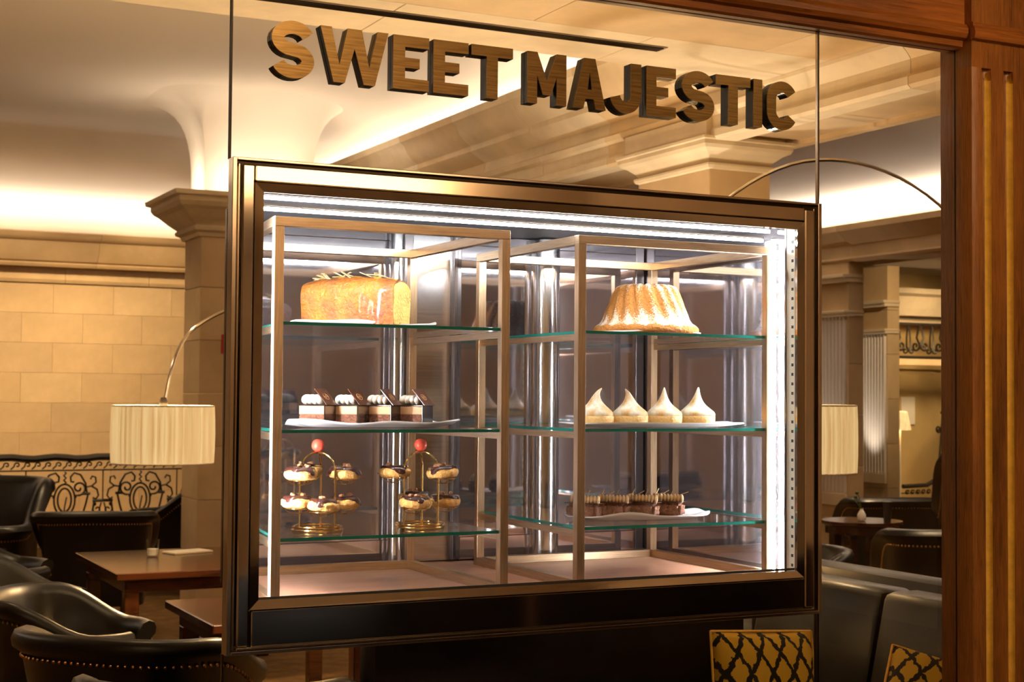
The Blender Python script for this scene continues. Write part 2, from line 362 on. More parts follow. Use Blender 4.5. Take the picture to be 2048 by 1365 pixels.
# --- front room shell (behind the viewer)
struct(MB().box((-6, -2.70, 3.0), (6.2, -0.0, 3.1)).build('ceiling', 'limestone_pale'))
struct(MB().box((-6, -9.0, 3.6), (6.2, -2.70, 3.7)).build('ceiling', 'plaster'))
struct(MB().box((-6, -2.75, 3.1), (6.2, -2.68, 3.7)).build('trim_1', 'limestone_pale'))
struct(MB().box((-6, -9.2, 0), (6.2, -9.0, 3.7)).build('wall_front', 'limestone'))
struct(MB().box((-6.2, -9.2, 0), (-6.0, 13.2, 3.9)).build('wall_left', 'limestone'))
struct(MB().box((6.0, -9.0, 0), (6.2, -0.4, 3.7)).build('wall_right', 'limestone'))
struct(MB().prism([(-9.0, 2.7), (-8.95, 2.7), (-8.9, 2.8), (-8.7, 2.95), (-8.62, 3.05), (-8.62, 3.1), (-9.0, 3.1)], 0, -6, 6).build('trim_2', 'limestone_pale'))
struct(MB().box((2.6, 0.10, 0), (6.0, 0.20, 3.0)).build('wall_side', 'limestone'))

# --- stone soffit band reflected in the mirror wall, built behind it: separate slabs with joints
sof = struct(MB().box((-6, 0.0, 3.012), (3.46, 2.70, 3.35)).build('ceiling', 'joint'))
xs = [-6.0, -4.4, -2.8, -1.4, 0.05, 1.30, 2.42, 3.46]
for row, (ya, yb) in enumerate(((0.0, 1.20), (1.20, 2.20), (2.20, 2.70))):
    off = 0.55 if row % 2 else 0.0
    for i in range(len(xs)-1):
        xa = xs[i] + (off if i else 0); xb = min(xs[i+1] + off, 3.46)
        MB().box((xa + .002, ya + .002, 3.0), (xb - .002, yb - .002, 3.02), 0.0015).build('stone_slab', ('limestone_pale', 'limestone_b', 'limestone_pale', 'limestone')[(i*2+row) % 4], sof)
# the soffit's edge moulding towards the plaster ceiling
struct(MB().box((-6, 2.62, 3.012), (3.3, 2.699, 3.66)).build('trim_3', 'limestone_pale'))
# --- main plaster ceiling with a cove down to the back wall and to the beam
rows = []
ys = [2.70, 4, 6, 8, 10, 11.2] + [11.2 + 1.55*math.sin(a*PI/16) for a in range(1, 9)]
zs = [3.62]*6 + [3.62 - 0.47*(1 - math.cos(a*PI/16)) for a in range(1, 9)]
xr = [-6, -3, 0, 1.5, 2.4] + [2.4 + 0.85*math.sin(a*PI/12) for a in range(1, 7)]
zr = [0]*5 + [0.24*(1 - math.cos(a*PI/12)) for a in range(1, 7)]
for y, z in zip(ys, zs): rows.append([(x, y, min(z, 3.62 - dz) if z > 3.5 else z - dz*0.3) for x, dz in zip(xr, zr)])
struct(MB().grid(rows).build('ceiling', 'plaster', smooth=True, ang=80))

# --- far stone wall in running-bond blocks
wb = struct(MB().box((-6, 12.82, 0), (4.6, 13.1, 3.7)).build('wall_back', 'joint'))
blk = {}
for mname in ('limestone', 'limestone_b', 'limestone_c'):
    blk[mname] = MB().box((-.3046, -.012, -.1526), (.3046, .012, .1526), 0.0012).mesh('stone_block', mname)
k = 0
for cr in range(8):
    z = 2.462 - 0.307*cr
    for i in range(-1, 9):
        x = -0.35 + 0.611*i + (0.30 if cr % 2 else 0.0)
        if x > 4.2: continue
        shared(blk[random.choice(('limestone', 'limestone', 'limestone_b', 'limestone_c'))], 'stone_block', wb, (x, 12.812, z)); k += 1
# --- cornice over it: frieze band and overhanging crown, in lengths of stone
tr = struct(MB().box((-6, 12.7, 2.80), (4.6, 12.85, 3.1)).build('trim_4', 'limestone_c'))
band = [(12.82, 2.62), (12.77, 2.62), (12.75, 2.65), (12.77, 2.66), (12.77, 2.775), (12.82, 2.775)]
crown = [(12.72, 2.775), (12.60, 2.775), (12.58, 2.80), (12.60, 2.82), (12.56, 2.83), (12.50, 2.90), (12.46, 2.98), (12.44, 3.02), (12.40, 3.03), (12.36, 3.06), (12.34, 3.10), (12.44, 3.115), (12.72, 3.115)]
for i in range(8):
    a = -2.4 + 0.86*i
    MB().prism(band, 0, a + .002, a + .858).build('frieze_stone', 'limestone_b', tr, True, ang=30)
for i in range(6):
    a = -2.9 + 1.27*i
    MB().prism(crown, 0, a + .0015, a + 1.2685).build('crown_stone', ('limestone', 'limestone_c')[i % 2], tr, True, ang=30)
# low stone plinth under the railing
struct(MB().prism([(11.80, 0), (11.80, 0.13), (11.83, 0.16), (11.86, 0.16), (11.90, 0.20), (12.85, 0.20), (12.85, 0)], 0, -6, 4.6).build('baseboard_back', 'limestone_b'))

# --- entablature beam running away from the viewer, in stone lengths
bm_ = struct(MB().box((3.50, 0.20, 2.84), (3.95, 9.5, 3.6)).build('trim_5', 'limestone_c'))
bprof = [(3.52, 2.80), (3.40, 2.80), (3.385, 2.815), (3.385, 2.85), (3.40, 2.862), (3.40, 2.925), (3.375, 2.94), (3.365, 2.965), (3.40, 2.985), (3.41, 3.05), (3.33, 3.095), (3.30, 3.12), (3.30, 3.155), (3.27, 3.17), (3.22, 3.22), (3.19, 3.28), (3.16, 3.30), (3.15, 3.345), (3.52, 3.36)]
bprof2 = [(3.52, 2.80), (3.40, 2.80), (3.385, 2.815), (3.385, 2.85), (3.40, 2.862), (3.40, 2.925), (3.385, 2.945), (3.36, 2.97), (3.335, 2.982), (3.33, 2.999), (3.52, 2.999)]
yb = [0.2, 1.0, 1.75, 2.70, 3.45, 4.25, 5.05, 5.9, 6.8, 7.7, 8.6, 9.5]
for i in range(len(yb)-1):
    MB().prism(bprof2 if yb[i] < 2.6 else bprof, 1, yb[i] + .0015, yb[i+1] - .0015).build('beam_stone', ('limestone_pale', 'limestone_b', 'limestone_pale')[i % 3], bm_, True, ang=30)
MB().box((3.93, 0.2, 2.82), (4.0, 9.5, 3.3)).build('beam_stone', 'limestone_b', bm_)

# --- side room beyond the beam
struct(MB().box((3.95, 0.2, 3.22), (7.9, 9.5, 3.32)).build('ceiling', 'plaster_far'))
struct(MB().box((7.9, 0.2, 3.22), (17, 14, 3.36)).build('ceiling', 'plaster_far'))
t6 = struct(MB().box((7.72, 0.2, 2.72), (8.2, 13.0, 2.99)).build('trim_6', 'limestone_c'))
fp = [(7.75, 2.70), (7.64, 2.70), (7.62, 2.72), (7.64, 2.74), (7.64, 2.84), (7.58, 2.87), (7.52, 2.93), (7.48, 2.95), (7.46, 3.0), (7.75, 3.01)]
for i in range(9):
    MB().prism(fp, 1, 0.3 + i*1.4, 0.3 + i*1.4 + 1.397).build('beam_stone', ('limestone', 'limestone_b')[i % 2], t6, True, ang=30)
struct(MB().box((7.74, 0.2, 2.99), (8.2, 13.0, 3.23)).build('trim_11', 'plaster_far'))
struct(MB().box((-6, 13.1, 0), (17, 13.3, 3.9)).build('wall_far', 'limestone_b'))
struct(MB().box((16.8, 0.2, 0), (17, 13.1, 3.4)).build('wall_east', 'limestone_b'))
struct(MB().prism([(12.30, 2.60), (12.50, 2.60), (12.50, 2.52), (13.1, 2.52), (13.1, 2.95), (12.10, 2.95), (12.10, 2.88), (12.2, 2.85), (12.25, 2.7)], 0, 8.2, 16.8).build('trim_7', 'limestone_pale'))

# --- mirror wall built as four clear panes with dark edge seams
def pane(n, x0, x1, z0, z1):
    w_ = struct(MB().box((x0 + .0015, GY, z0), (x1 - .0015, GY + .006, z1)).build('mirror_pane_%d' % n, 'pane_glass'))
    return w_
pane(1, -3.0, 0.0036, 0.0, 2.46); pane(2, 0.0036, 1.565, 2.004, 2.46); pane(3, 1.565, 2.04, 0.0, 2.46); pane(4, 0.0036, 1.565, 0.0, 0.946)
sm = struct(MB().box((0.0012, GY - .002, 2.0), (0.0030, GY + .010, 2.46)).build('trim_8', 'seam_black'))
MB().box((0.0032, GY - .002, 2.0), (0.0052, GY + .006, 2.46)).build('glass_edge', 'bronze_dark', sm)
MB().box((0.0012, GY - .002, 0.0), (0.0046, GY + .010, 0.95)).build('glass_edge', 'bronze_dark', sm)
sm = struct(MB().box((1.5655, GY - .002, 2.0), (1.5690, GY + .010, 2.46)).build('trim_9', 'seam_black'))
MB().box((1.5625, GY - .003, 2.0), (1.5650, GY + .006, 2.46)).build('glass_edge', 'bronze_edge', sm)
MB().box((1.5655, GY - .002, 0.0), (1.5685, GY + .010, 0.95)).build('glass_edge', 'bronze_dark', sm)
MB().box((1.5615, GY - .002, 0.0), (1.5630, GY + .010, 0.95)).build('glass_edge', 'bronze_edge', sm)

# --- oak surround: pilaster on the right, lintel above
pil = thing('wooden_pilaster', 'reddish oak pilaster with two grooves lit golden on one wall beside the sign wall', 'pilaster', (2.3, 0.03, 0))
shaft = [(2.035, 0.0315), (2.035, -0.027), (2.037, -0.029)]
for cx_ in (2.088, 2.168, 2.248, 2.328):
    shaft += [(cx_ - .017, -0.029)] + [(cx_ + .017*math.cos(a), -0.029 + 0.017*math.sin(a)) for a in [PI - PI*j/8 for j in range(1, 8)]] + [(cx_ + .017, -0.029)]
shaft += [(2.60, -0.029), (2.60, 0.0315)]
MB().prism(shaft, 2, 0.0, 2.402).build('shaft', 'oak_z', pil, True, ang=50)
MB().box((2.035, -0.029, 2.402), (2.60, 0.0315, 3.0)).build('head', 'oak_z', pil)
MB().box((2.035, 0.0385, 0.0), (2.60, 0.091, 2.465)).build('reflected_shaft', 'oak_z', pil)  # the shaft side's mirror reflection, built as solid wood
MB().box((2.0365, 0.0315, 0.0), (2.60, 0.0385, 2.465)).build('seam', 'seam_black', pil)
for cx_ in (2.088, 2.168):  # raking light on each groove's right wall, painted on in gold
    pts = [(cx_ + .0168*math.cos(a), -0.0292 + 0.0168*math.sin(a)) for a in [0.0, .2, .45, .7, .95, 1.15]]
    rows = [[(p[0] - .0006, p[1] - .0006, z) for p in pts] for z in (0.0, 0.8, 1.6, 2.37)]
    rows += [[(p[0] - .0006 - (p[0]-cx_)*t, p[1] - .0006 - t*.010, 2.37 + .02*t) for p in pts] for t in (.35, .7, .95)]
    tag_ = MB().grid(rows).build('lit_groove_wall', 'gold_light_piping', pil, True); tag_['label'] = 'groove wall coloured gold for the light on it'
mp_ = [(-0.029, 2.475), (-0.043, 2.477), (-0.047, 2.49), (-0.044, 2.505), (-0.038, 2.512), (-0.038, 2.522), (-0.029, 2.525)]
MB().prism(mp_, 0, 2.032, 2.60).build('moulding', 'oak_x', pil, True, ang=30)
lin = thing('wooden_lintel', 'reddish oak lintel with rounded moulding across the top of the mirror wall', 'lintel', (0, 0.03, 2.46))
MB().box((-3.0, -0.004, 2.52), (2.034, 0.098, 3.0)).build('fascia', 'oak_x', lin)
lp = [(GY - .001, 2.457), (0.012, 2.457), (0.004, 2.462), (0.002, 2.478), (-0.012, 2.482), (-0.020, 2.494), (-0.020, 2.508), (-0.012, 2.520), (-0.002, 2.524), (GY - .001, 2.524)]
MB().prism(lp, 0, -3.0, 2.034).build('moulding', 'oak_x', lin, True, ang=30)
lp_reflected = [(2*GY + .006 - y, z) for y, z in lp]
MB().prism(lp_reflected, 0, -3.0, 2.034).build('moulding', 'oak_x', lin, True, ang=30)  # the moulding's mirror reflection, built as a solid copy

# ================================================================== LETTERS
Z0, Z1, LT = 2.181, 2.302, 0.0285
def off(path, hw):
    L = []; R = []
    for i, p in enumerate(path):
        a = path[max(i-1, 0)]; b = path[min(i+1, len(path)-1)]; d = Vector((b[0]-a[0], b[1]-a[1])).normalized()
        L.append((p[0] - d.y*hw, p[1] + d.x*hw)); R.append((p[0] + d.y*hw, p[1] - d.x*hw))
    return L + R[::-1]
def letter_poly(ch, w):
    H = Z1 - Z0; t = LT
    if ch == 'E': return [(0, 0), (w, 0), (w, t*.88), (t, t*.88), (t, H*.5-t*.40), (w*.74, H*.5-t*.40), (w*.74, H*.5+t*.40), (t, H*.5+t*.40), (t, H-t*.88), (w, H-t*.88), (w, H), (0, H)]
    if ch == 'T': return [((w-t)/2, 0), ((w+t)/2, 0), ((w+t)/2, H-t*.86), (w, H-t*.86), (w, H), (0, H), (0, H-t*.86), ((w-t)/2, H-t*.86)]
    if ch == 'I': return [(0, 0), (w, 0), (w, H), (0, H)]
    if ch == 'W':
        a = .026
        return [(.031, 0), (.031+a, 0), (w/2, .078), (w-.031-a, 0), (w-.031, 0), (w, H), (w-.0255, H), (w-.0445, .038), (w/2+.0165, H), (w/2-.0165, H), (.0445, .038), (.0255, H), (0, H)]
    if ch == 'M': return [(0, 0), (t*.9, 0), (t*.9, .066), (w/2-.011, .022), (w/2+.011, .022), (w-t*.9, .066), (w-t*.9, 0), (w, 0), (w, H), (w-.026, H), (w/2, .055), (.026, H), (0, H)]
    if ch == 'A':
        g = .0275; s = (w/2-.015)/H
        def lx(z): return s*z
        zc0, zc1, za = .024, .046, .088
        return [(0, 0), (g, 0), (g + s*zc0*.95, zc0), (w-g-s*zc0*.95, zc0), (w-g, 0), (w, 0), (w/2+.015, H), (w/2-.015, H), (0, 0), (g, 0.0001), (g + s*zc1, zc1), (w/2, za), (w-g-s*zc1, zc1), (g + s*zc1, zc1 + .00005), (g, .0002)][:8], [(g + s*zc1, zc1), (w-g-s*zc1, zc1), (w/2, za)]
    hw = t/2
    if ch == 'S':
        rx = (w-t)/2; ry = (H+.004-t)/4; cx_ = w/2; path = []
        cu = H + .002 - hw - ry; cl = -.002 + hw + ry
        for i in range(17): a = math.radians(18 + (246-18)*i/16); path.append((cx_ + rx*math.cos(a), cu + ry*math.sin(a)))
        for i in range(17): a = math.radians(66 - (246-18)*i/16); path.append((cx_ + rx*math.cos(a), cl + ry*math.sin(a)))
        return off(path, hw)
    if ch == 'C':
        r = (w-t)/2 + .004; cx_ = hw + r; path = []
        for i in range(13): a = math.radians(28 + (180-28)*i/12); path.append((cx_ + r*math.cos(a), H + .002 - hw - r + r*math.sin(a)))
        for i in range(13): a = math.radians(180 + (180-28)*i/12); path.append((cx_ + r*math.cos(a), -.002 + hw + r + r*math.sin(a)))
        return off(path, hw)
    if ch == 'J':
        r = (w-t)/2; path = [(w-hw, H), (w-hw, H*.6)]
        for i in range(13): a = math.radians(0 - 172*i/12); path.append((hw + r + r*math.cos(a), -.002 + hw + r + r*math.sin(a)))
        return off(path, hw)
LET = [('S', .0806, .177, 'large letter S that opens the first word of the sign'), ('W', .1904, .3489, 'letter W, the only W of the sign'), ('E', .361, .4474, 'letter E right after the W of the sign'),
       ('E', .4585, .5454, 'letter E just before the first T of the sign'), ('T', .553, .6589, 'letter T that ends the first word of the sign'), ('M', .6967, .7999, 'letter M that opens the second word of the sign'),
       ('A', .8188, .9074, 'letter A, the only A of the sign'), ('J', .9185, 1.0059, 'letter J, the only J of the sign'), ('E', 1.0208, 1.1053, 'letter E right after the J of the sign'),
       ('S', 1.1228, 1.2184, 'letter S in the middle of the second word of the sign'), ('T', 1.2229, 1.3266, 'letter T just before the I of the sign'), ('I', 1.3368, 1.3633, 'letter I, the narrowest letter of the sign'), ('C', 1.3778, 1.4648, 'letter C that ends the second word of the sign')]
def ext(poly, hole, x0, y0, y1, shrink=0.0):
    mb = MB(); P2 = [(x0 + p[0], Z0 + p[1]) for p in poly]
    if not hole: mb.prism(P2, 1, y0, y1); return mb
    bm = bmesh.new()
    def loop(pts, y): return [bm.verts.new((p[0], y, p[1])) for p in pts]
    hl = [(x0 + p[0], Z0 + p[1]) for p in hole]
    for y in (y0, y1):
        a = loop(P2, y); b = loop(hl, y); ed = [bm.edges.new((l[i], l[(i+1) % len(l)])) for l in (a, b) for i in range(len(l))]
        bmesh.ops.triangle_fill(bm, use_beauty=True, use_dissolve=False, edges=ed)
        if y == y0: a0, b0 = a, b
    for l0, l1 in ((a0, a), (b0, b)):
        for i in range(len(l0)): j = (i+1) % len(l0); bm.faces.new((l0[i], l0[j], l1[j], l1[i]))
    mb.bm(bm); return mb
for ch, xa, xb, lab in LET:
    pl = letter_poly(ch, xb-xa); hole = None
    if ch == 'A': pl, hole = pl
    t_ = thing('sign_letter', 'brushed brass ' + lab, 'letter', ((xa+xb)/2, 0.017, Z0), 0, 'brass letters of the sign')
    ext(pl, hole, xa, 0.0, 0.003).build('face', 'brass_letter', t_)
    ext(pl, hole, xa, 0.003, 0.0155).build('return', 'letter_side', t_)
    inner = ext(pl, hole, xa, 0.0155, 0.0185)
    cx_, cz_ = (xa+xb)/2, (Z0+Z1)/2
    inner.xf(Matrix.Translation((cx_, 0, cz_)) @ Matrix.Diagonal((0.985, 1, 0.985, 1)) @ Matrix.Translation((-cx_, 0, -cz_))).build('reflection_line', 'bronze_dark', t_)  # line between letter and its reflection, built as a part
    ext(pl, hole, xa, 0.0185, 0.0345).build('return', 'letter_side', t_)  # rear half is the letter's mirror reflection, built solid

# ================================================================== DISPLAY CASE
ZB, ZT, W = 0.95, 2.0, 1.552
case = thing('display_case', 'polished bronze framed glass display case lit from inside, holding cakes', 'display case', (W/2, 0.03, ZB))
def cb(name, lo, hi, mat, c=0.0012, parent=case): return MB().box(lo, hi, c).build(name, mat, parent, c > 0.004)
# outer trim
cb('trim_strip', (0.0, 0.0, ZB), (0.010, GY - .001, ZT), 'bronze_edge'); cb('trim_strip', (1.541, 0.0, ZB), (W, GY - .001, ZT), 'bronze_edge')
cb('trim_strip', (0.0102, 0.0, ZT - .006), (1.5408, GY - .001, ZT), 'bronze_edge'); cb('trim_strip', (0.0102, -0.001, ZB), (1.5408, GY - .001, ZB + .008), 'bronze_edge')
# dark shadow gap
MB().box((0.0102, 0.012, ZB + .0085), (0.05, 0.030, ZT - .0065)).build('shadow_gap', 'bronze_dark', case)
MB().box((1.4975, 0.012, ZB + .0085), (1.5408, 0.030, ZT - .0065)).build('shadow_gap', 'bronze_dark', case)
MB().box((0.0502, 0.012, 1.945), (1.4948, 0.030, ZT - .0065)).build('shadow_gap', 'bronze_dark', case)
MB().box((0.0502, 0.012, ZB + .0085), (1.4948, 0.030, 1.046)).build('shadow_gap', 'bronze_dark', case)
cb('bead', (0.0125, 0.004, ZB + .010), (0.0185, 0.014, ZT - .012), 'bronze_edge', .002); cb('bead', (1.528, 0.004, ZB + .010), (1.531, 0.014, ZT - .014), 'bronze_edge', .001)
# stiles and rails
cb('stile', (0.0215, -0.002, ZB + .018), (0.0475, 0.014, ZT - .0145), 'bronze_polished', .003); cb('stile', (1.4975, -0.002, ZB + .018), (1.5262, 0.014, ZT - .0185), 'bronze_polished', .003)
cb('rail', (0.050, -0.001, 1.9515), (1.4955, 0.014, 1.985), 'bronze_polished', .0018); cb('rail', (0.0535, -0.001, 0.967), (1.4955, 0.014, 1.0415), 'bronze_polished', .0018)
cb('bead', (0.022, 0.001, ZB + .0095), (1.53, 0.012, ZB + .0155), 'bronze_edge', .0015)
# inner border sloping in to the glass
def slope(p0, p1, q0, q1):      # outer edge p0-p1 at y=0, inner edge q0-q1 set back
    m_ = MB(); m_.v = [(p0[0], 0.0, p0[1]), (p1[0], 0.0, p1[1]), (q1[0], 0.003, q1[1]), (q0[0], 0.003, q0[1]), (p0[0], 0.011, p0[1]), (p1[0], 0.011, p1[1]), (q1[0], 0.011, q1[1]), (q0[0], 0.011, q0[1])]
    m_.f = [(0, 1, 2, 3), (7, 6, 5, 4), (0, 4, 5, 1), (3, 2, 6, 7), (0, 3, 7, 4), (1, 5, 6, 2)]
    m_.build('border', 'bronze_polished', case)
A_, B_, C_, D_ = (.049, 1.044), (1.4955, 1.044), (1.4955, 1.9485), (.049, 1.9485); a_, b_, c_, d_ = (.0695, 1.064), (1.4755, 1.061), (1.4755, 1.929), (.0695, 1.929)
slope(A_, B_, a_, b_); slope(B_, C_, b_, c_); slope(C_, D_, c_, d_); slope(D_, A_, d_, a_)
MB().box((0.066, 0.0115, 1.056), (1.4785, 0.0150, 1.934)).build('front_glass', 'case_glass', case)
# carcass: mirror-polished steel walls, laminate deck
XL0, XL1, YB_, XR = 0.012, 0.226, 0.80, 1.500
left = MB(); left.v = [(XL0, .042, 1.0), (XL1, YB_, 1.0), (XL1, YB_, 1.99), (XL0, .042, 1.99), (XL0 - .006, .042, 1.0), (XL1 - .006, YB_, 1.0), (XL1 - .006, YB_, 1.99), (XL0 - .006, .042, 1.99)]
left.f = [(0, 1, 2, 3), (7, 6, 5, 4), (0, 4, 5, 1), (3, 2, 6, 7), (0, 3, 7, 4), (1, 5, 6, 2)]; left.build('side_wall', 'steel_mirror', case)
MB().box((XR, .036, 1.0), (XR + .012, YB_, 1.99)).build('side_wall', 'steel_mirror', case)
top = MB().prism([(XL0, .042), (XR, .042), (XR, YB_), (XL1, YB_)], 2, 1.955, 1.985); top.build('roof_panel', 'roof_steel', case)
MB().prism([(XL0, .042), (XR, .042), (XR, YB_), (XL1, YB_)], 2, 1.0, 1.032).build('deck', 'deck', case)
MB().box((XL1 - .012, YB_, 1.0), (XR + .012, YB_ + .012, 1.99)).build('back_wall', 'steel_dark', case)
# rear sliding doors: mirror panes in steel frames
def rdoor(x0, x1, y):
    d = MB().box((x0 + .028, y + .004, 1.10), (x1 - .028, y + .008, 1.925)).build('door_mirror', 'steel_mirror', case)
    for lo, hi in (((x0, y, 1.036), (x0 + .028, y + .012, 1.953)), ((x1 - .028, y, 1.036), (x1, y + .012, 1.953))): MB().box(lo, hi, .002).build('door_stile', 'steel_dark', d)
    MB().box((x0 + .028, y, 1.036), (x1 - .028, y + .012, 1.10), .002).build('door_rail', 'steel_mirror', d); MB().box((x0 + .028, y, 1.925), (x1 - .028, y + .012, 1.953), .002).build('door_rail', 'steel_mirror', d)
rdoor(0.275, 0.742, 0.776); rdoor(0.862, XR - .004, 0.776)
MB().box((0.742, 0.784, 1.036), (0.862, 0.788, 1.953)).build('centre_panel', 'steel', case)
MB().box((0.8635, 0.768, 1.036), (0.8755, 0.777, 1.953), .002).build('door_edge', 'steel_dark', case)
for xc in (1.150, 0.685):
    rr_ = 0.042 if xc > 1 else 0.022
    MB().lathe([(rr_, 1.04), (rr_, 1.95)], 40, (xc, 0.76, 0)).build('glint_column', 'glint_column', case, True)  # columns added to reflect the upright tubes as bright vertical lines
# lighting: two tubes under the roof, uprights at the front corners, one of them added unseen
for y, z, r in ((0.135, 1.9360, .0042), (0.165, 1.9145, .0042)):
    MB().tube([(0.06, y, z), (1.485, y, z)], r, 10).build('light_tube', 'led', case, True)
    MB().box((0.06, y - .007, z + .0065), (1.485, y + .007, z + .010)).build('tube_holder', 'bronze_dark', case)
MB().tube([(0.074, 0.145, 1.04), (0.074, 0.145, 1.90)], .0045, 10).build('light_tube', 'led_side', case, True)
for y, r in ((0.092, .0026), (0.150, .0045)): MB().tube([(1.4885, y, 1.04), (1.4885, y, 1.91)], r, 10).build('light_tube', 'led_right', case, True)  # the deeper one hides behind the post, added to light the food
cp = MB().box((1.480, 0.0535, 1.034), (1.499, 0.0640, 1.95), .002).build('corner_profile', 'steel_dark', case)
ss = MB().box((1.4792, 0.018, 1.034), (1.4970, 0.052, 1.95), .0006).build('slotted_strip', 'slot_strip', case)
for i in range(36): MB().box((1.4784, 0.0235, 1.045 + .0243*i), (1.4794, 0.0315, 1.0525 + .0243*i)).build('slot', 'black', ss)
# door seal line at the bottom of the glass
MB().box((0.0705, 0.0112, 1.062), (1.4745, 0.01145, 1.068)).build('glass_seal', 'seam_black', case)

# ---- display racks
SH = (1.660, 1.420, 1.181); T = 0.0215; RY0, RY1, RZ1 = 0.100, 0.685, 1.892
def rack(x0, x1, label, xr0=None):
    """Four posts, top and bottom frames, shelf brackets and glass shelves; xr0 is the rear left corner."""
    xr0 = x0 if xr0 is None else xr0
    rk = thing('display_rack', label, 'rack', ((x0+x1)/2, (RY0+RY1)/2, 1.032), 0, 'bronze racks inside the display case')
    def bar(name, xa, ya, xb, yb, z0, z1, wd, mat='rack_bronze_h'):     # a bar running back from (xa, ya) to (xb, yb)
        m_ = MB(); m_.v = [(xa, ya, z0), (xa + wd, ya, z0), (xb + wd, yb, z0), (xb, yb, z0), (xa, ya, z1), (xa + wd, ya, z1), (xb + wd, yb, z1), (xb, yb, z1)]
        m_.f = [(0, 3, 2, 1), (4, 5, 6, 7), (0, 1, 5, 4), (1, 2, 6, 5), (2, 3, 7, 6), (3, 0, 4, 7)]; return m_.build(name, mat, rk)
    for x, y in ((x0, RY0), (x1 - T, RY0), (xr0, RY1 - T), (x1 - T, RY1 - T)): MB().box((x, y, 1.032), (x + T, y + T, RZ1 - T), .0008).build('post', 'rack_bronze', rk)
    for z0, z1 in ((RZ1 - T, RZ1), (1.032, 1.032 + T)):
        i_ = 0 if z0 > 1.5 else T
        for xl, y in ((x0, RY0), (xr0, RY1 - T)): MB().box((xl + i_, y, z0), (x1 - i_, y + T, z1), .0008).build('crossbar', 'rack_bronze_h', rk)
        for xa, xb in ((x0, xr0), (x1 - T, x1 - T)): bar('crossbar', xa, RY0 + T, xb, RY1 - T, z0, z1, T)
    for z in SH:
        bar('shelf_bracket', x0 + .008, RY0 + T, xr0 + .008, RY1 - T, z - .024, z - .0085, .010); bar('shelf_bracket', x1 - .012, RY0 + T, x1 - .012, RY1 - T, z - .024, z - .0085, .010)
        xa, xb, xc = x0 + T + .0005, x1 - T - .0005, xr0 + T + .0005
        s_ = MB().prism([(xa + .002, RY0 + .010), (xb - .002, RY0 + .010), (xb - .002, RY1 - .012), (xc + .002, RY1 - .012)], 2, z - .008, z).build('glass_shelf', 'shelf_glass', rk)
        MB().box((xa, RY0 + .008, z - .0075), (xb, RY0 + .0096, z - .0005)).build('shelf_edge', 'glass_edge', s_)
        MB().box((xb - .0016, RY0 + .0100, z - .0075), (xb, RY1 - .012, z - .0005)).build('shelf_edge', 'glass_edge', s_)
        m_ = MB().prism([(xa, RY0 + .010), (xa + .0016, RY0 + .010), (xc + .0016, RY1 - .012), (xc, RY1 - .012)], 2, z - .0075, z - .0005); m_.build('shelf_edge', 'glass_edge', s_)
    return rk
rack(0.126, 0.706, 'square bronze rack with glass shelves holding the loaf and cookies', 0.196)
rack(0.892, 1.473, 'square bronze rack with glass shelves holding the fluted ring cake and tarts')

# ================================================================== PLATES AND CAKES
def wavy_plate(cx_, cy_, z, lx, ly, rot, label, wav=.004, rim=.012, seed=1, n=48, sq=4.0):
    rnd = random.Random(seed); ph = [rnd.uniform(0, 6.28) for _ in range(4)]
    def ring(s, dz):
        out = []
        for j in range(n):
            a = 2*PI*j/n; c, s_ = math.cos(a), math.sin(a); k = (abs(c)**sq + abs(s_)**sq)**(-1/sq)
            wv = wav*(math.sin(3*a + ph[0]) + .6*math.sin(5*a + ph[1]) + .5*math.sin(8*a + ph[2]))
            out.append((lx/2*s*k*c, ly/2*s*k*s_, dz + wv*max(0, (s-.75)*4)))
        return out
    rows = [ring(.3, .001), ring(.72, .001), ring(.80, .003), ring(.93, rim*.7), ring(1.0, rim), ring(1.0, rim + .003), ring(.92, rim*.7 + .004), ring(.78, .006), ring(.4, .005), ring(.02, .005)]
    t_ = thing('serving_plate', label, 'plate', (cx_, cy_, z), rot)
    MB().grid(rows, True, False, True, True).local('dish', 'porcelain', t_, True, 60)
    return t_
# --- loaf cake
wavy_plate(.432, .36, 1.660, .36, .15, -0.20, 'white wavy plate under the glazed loaf cake', seed=3, wav=.003)
th = math.radians(-46)
loaf = thing('loaf_cake', 'glazed golden brown loaf cake with a cut yellow end and almond slivers', 'cake', (.418, .37, 1.6675), th)
L_, Wd, Hh = .245, .105, .108
def loaf_ring(x, sc=1.0, n=26):
    out = []
    for i in range(n+1):
        u = -1 + 2*i/n
        out.append(u)
    pts = []
    bul = .012*(1 - (2*x/L_)**2)
    bw = Wd/2*.88*sc; tw = Wd/2*sc
    pts += [(x, -bw, 0.0), (x, -bw - .003, .03*sc), (x, -tw, .065*sc), (x, -tw*1.0, .082*sc)]
    for i in range(1, 10):
        a = PI - PI*i/10; pts.append((x, tw*.98*math.cos(a), (.084 + (.024 + bul)*math.sin(a)**.8)*sc))
    pts += [(x, tw, .082*sc), (x, tw, .065*sc), (x, bw + .003, .03*sc), (x, bw, 0.0)]
    rn = random.Random(int(x*1e4)); return [(p[0], p[1] + rn.uniform(-.0012, .0012), max(0, p[2] + rn.uniform(-.001, .001))) for p in pts]
rows = [loaf_ring(-L_/2 - .003, .93)] + [loaf_ring(-L_/2 + L_*i/16) for i in range(17)]
MB().grid(rows, False, False, True, True).local('crust', 'loaf_crust', loaf, True, 60)
rr = loaf_ring(L_/2 + .0005, .965); cr_ = MB().grid([rr, [(p[0] + .002, p[1]*.97, p[2]*.97) for p in rr]], False, False, False, True).local('cut_face', 'loaf_crumb', loaf, True, 50); cr_['label'] = 'pale yellow crumb of the cut end'
rn = random.Random(4); tp = []
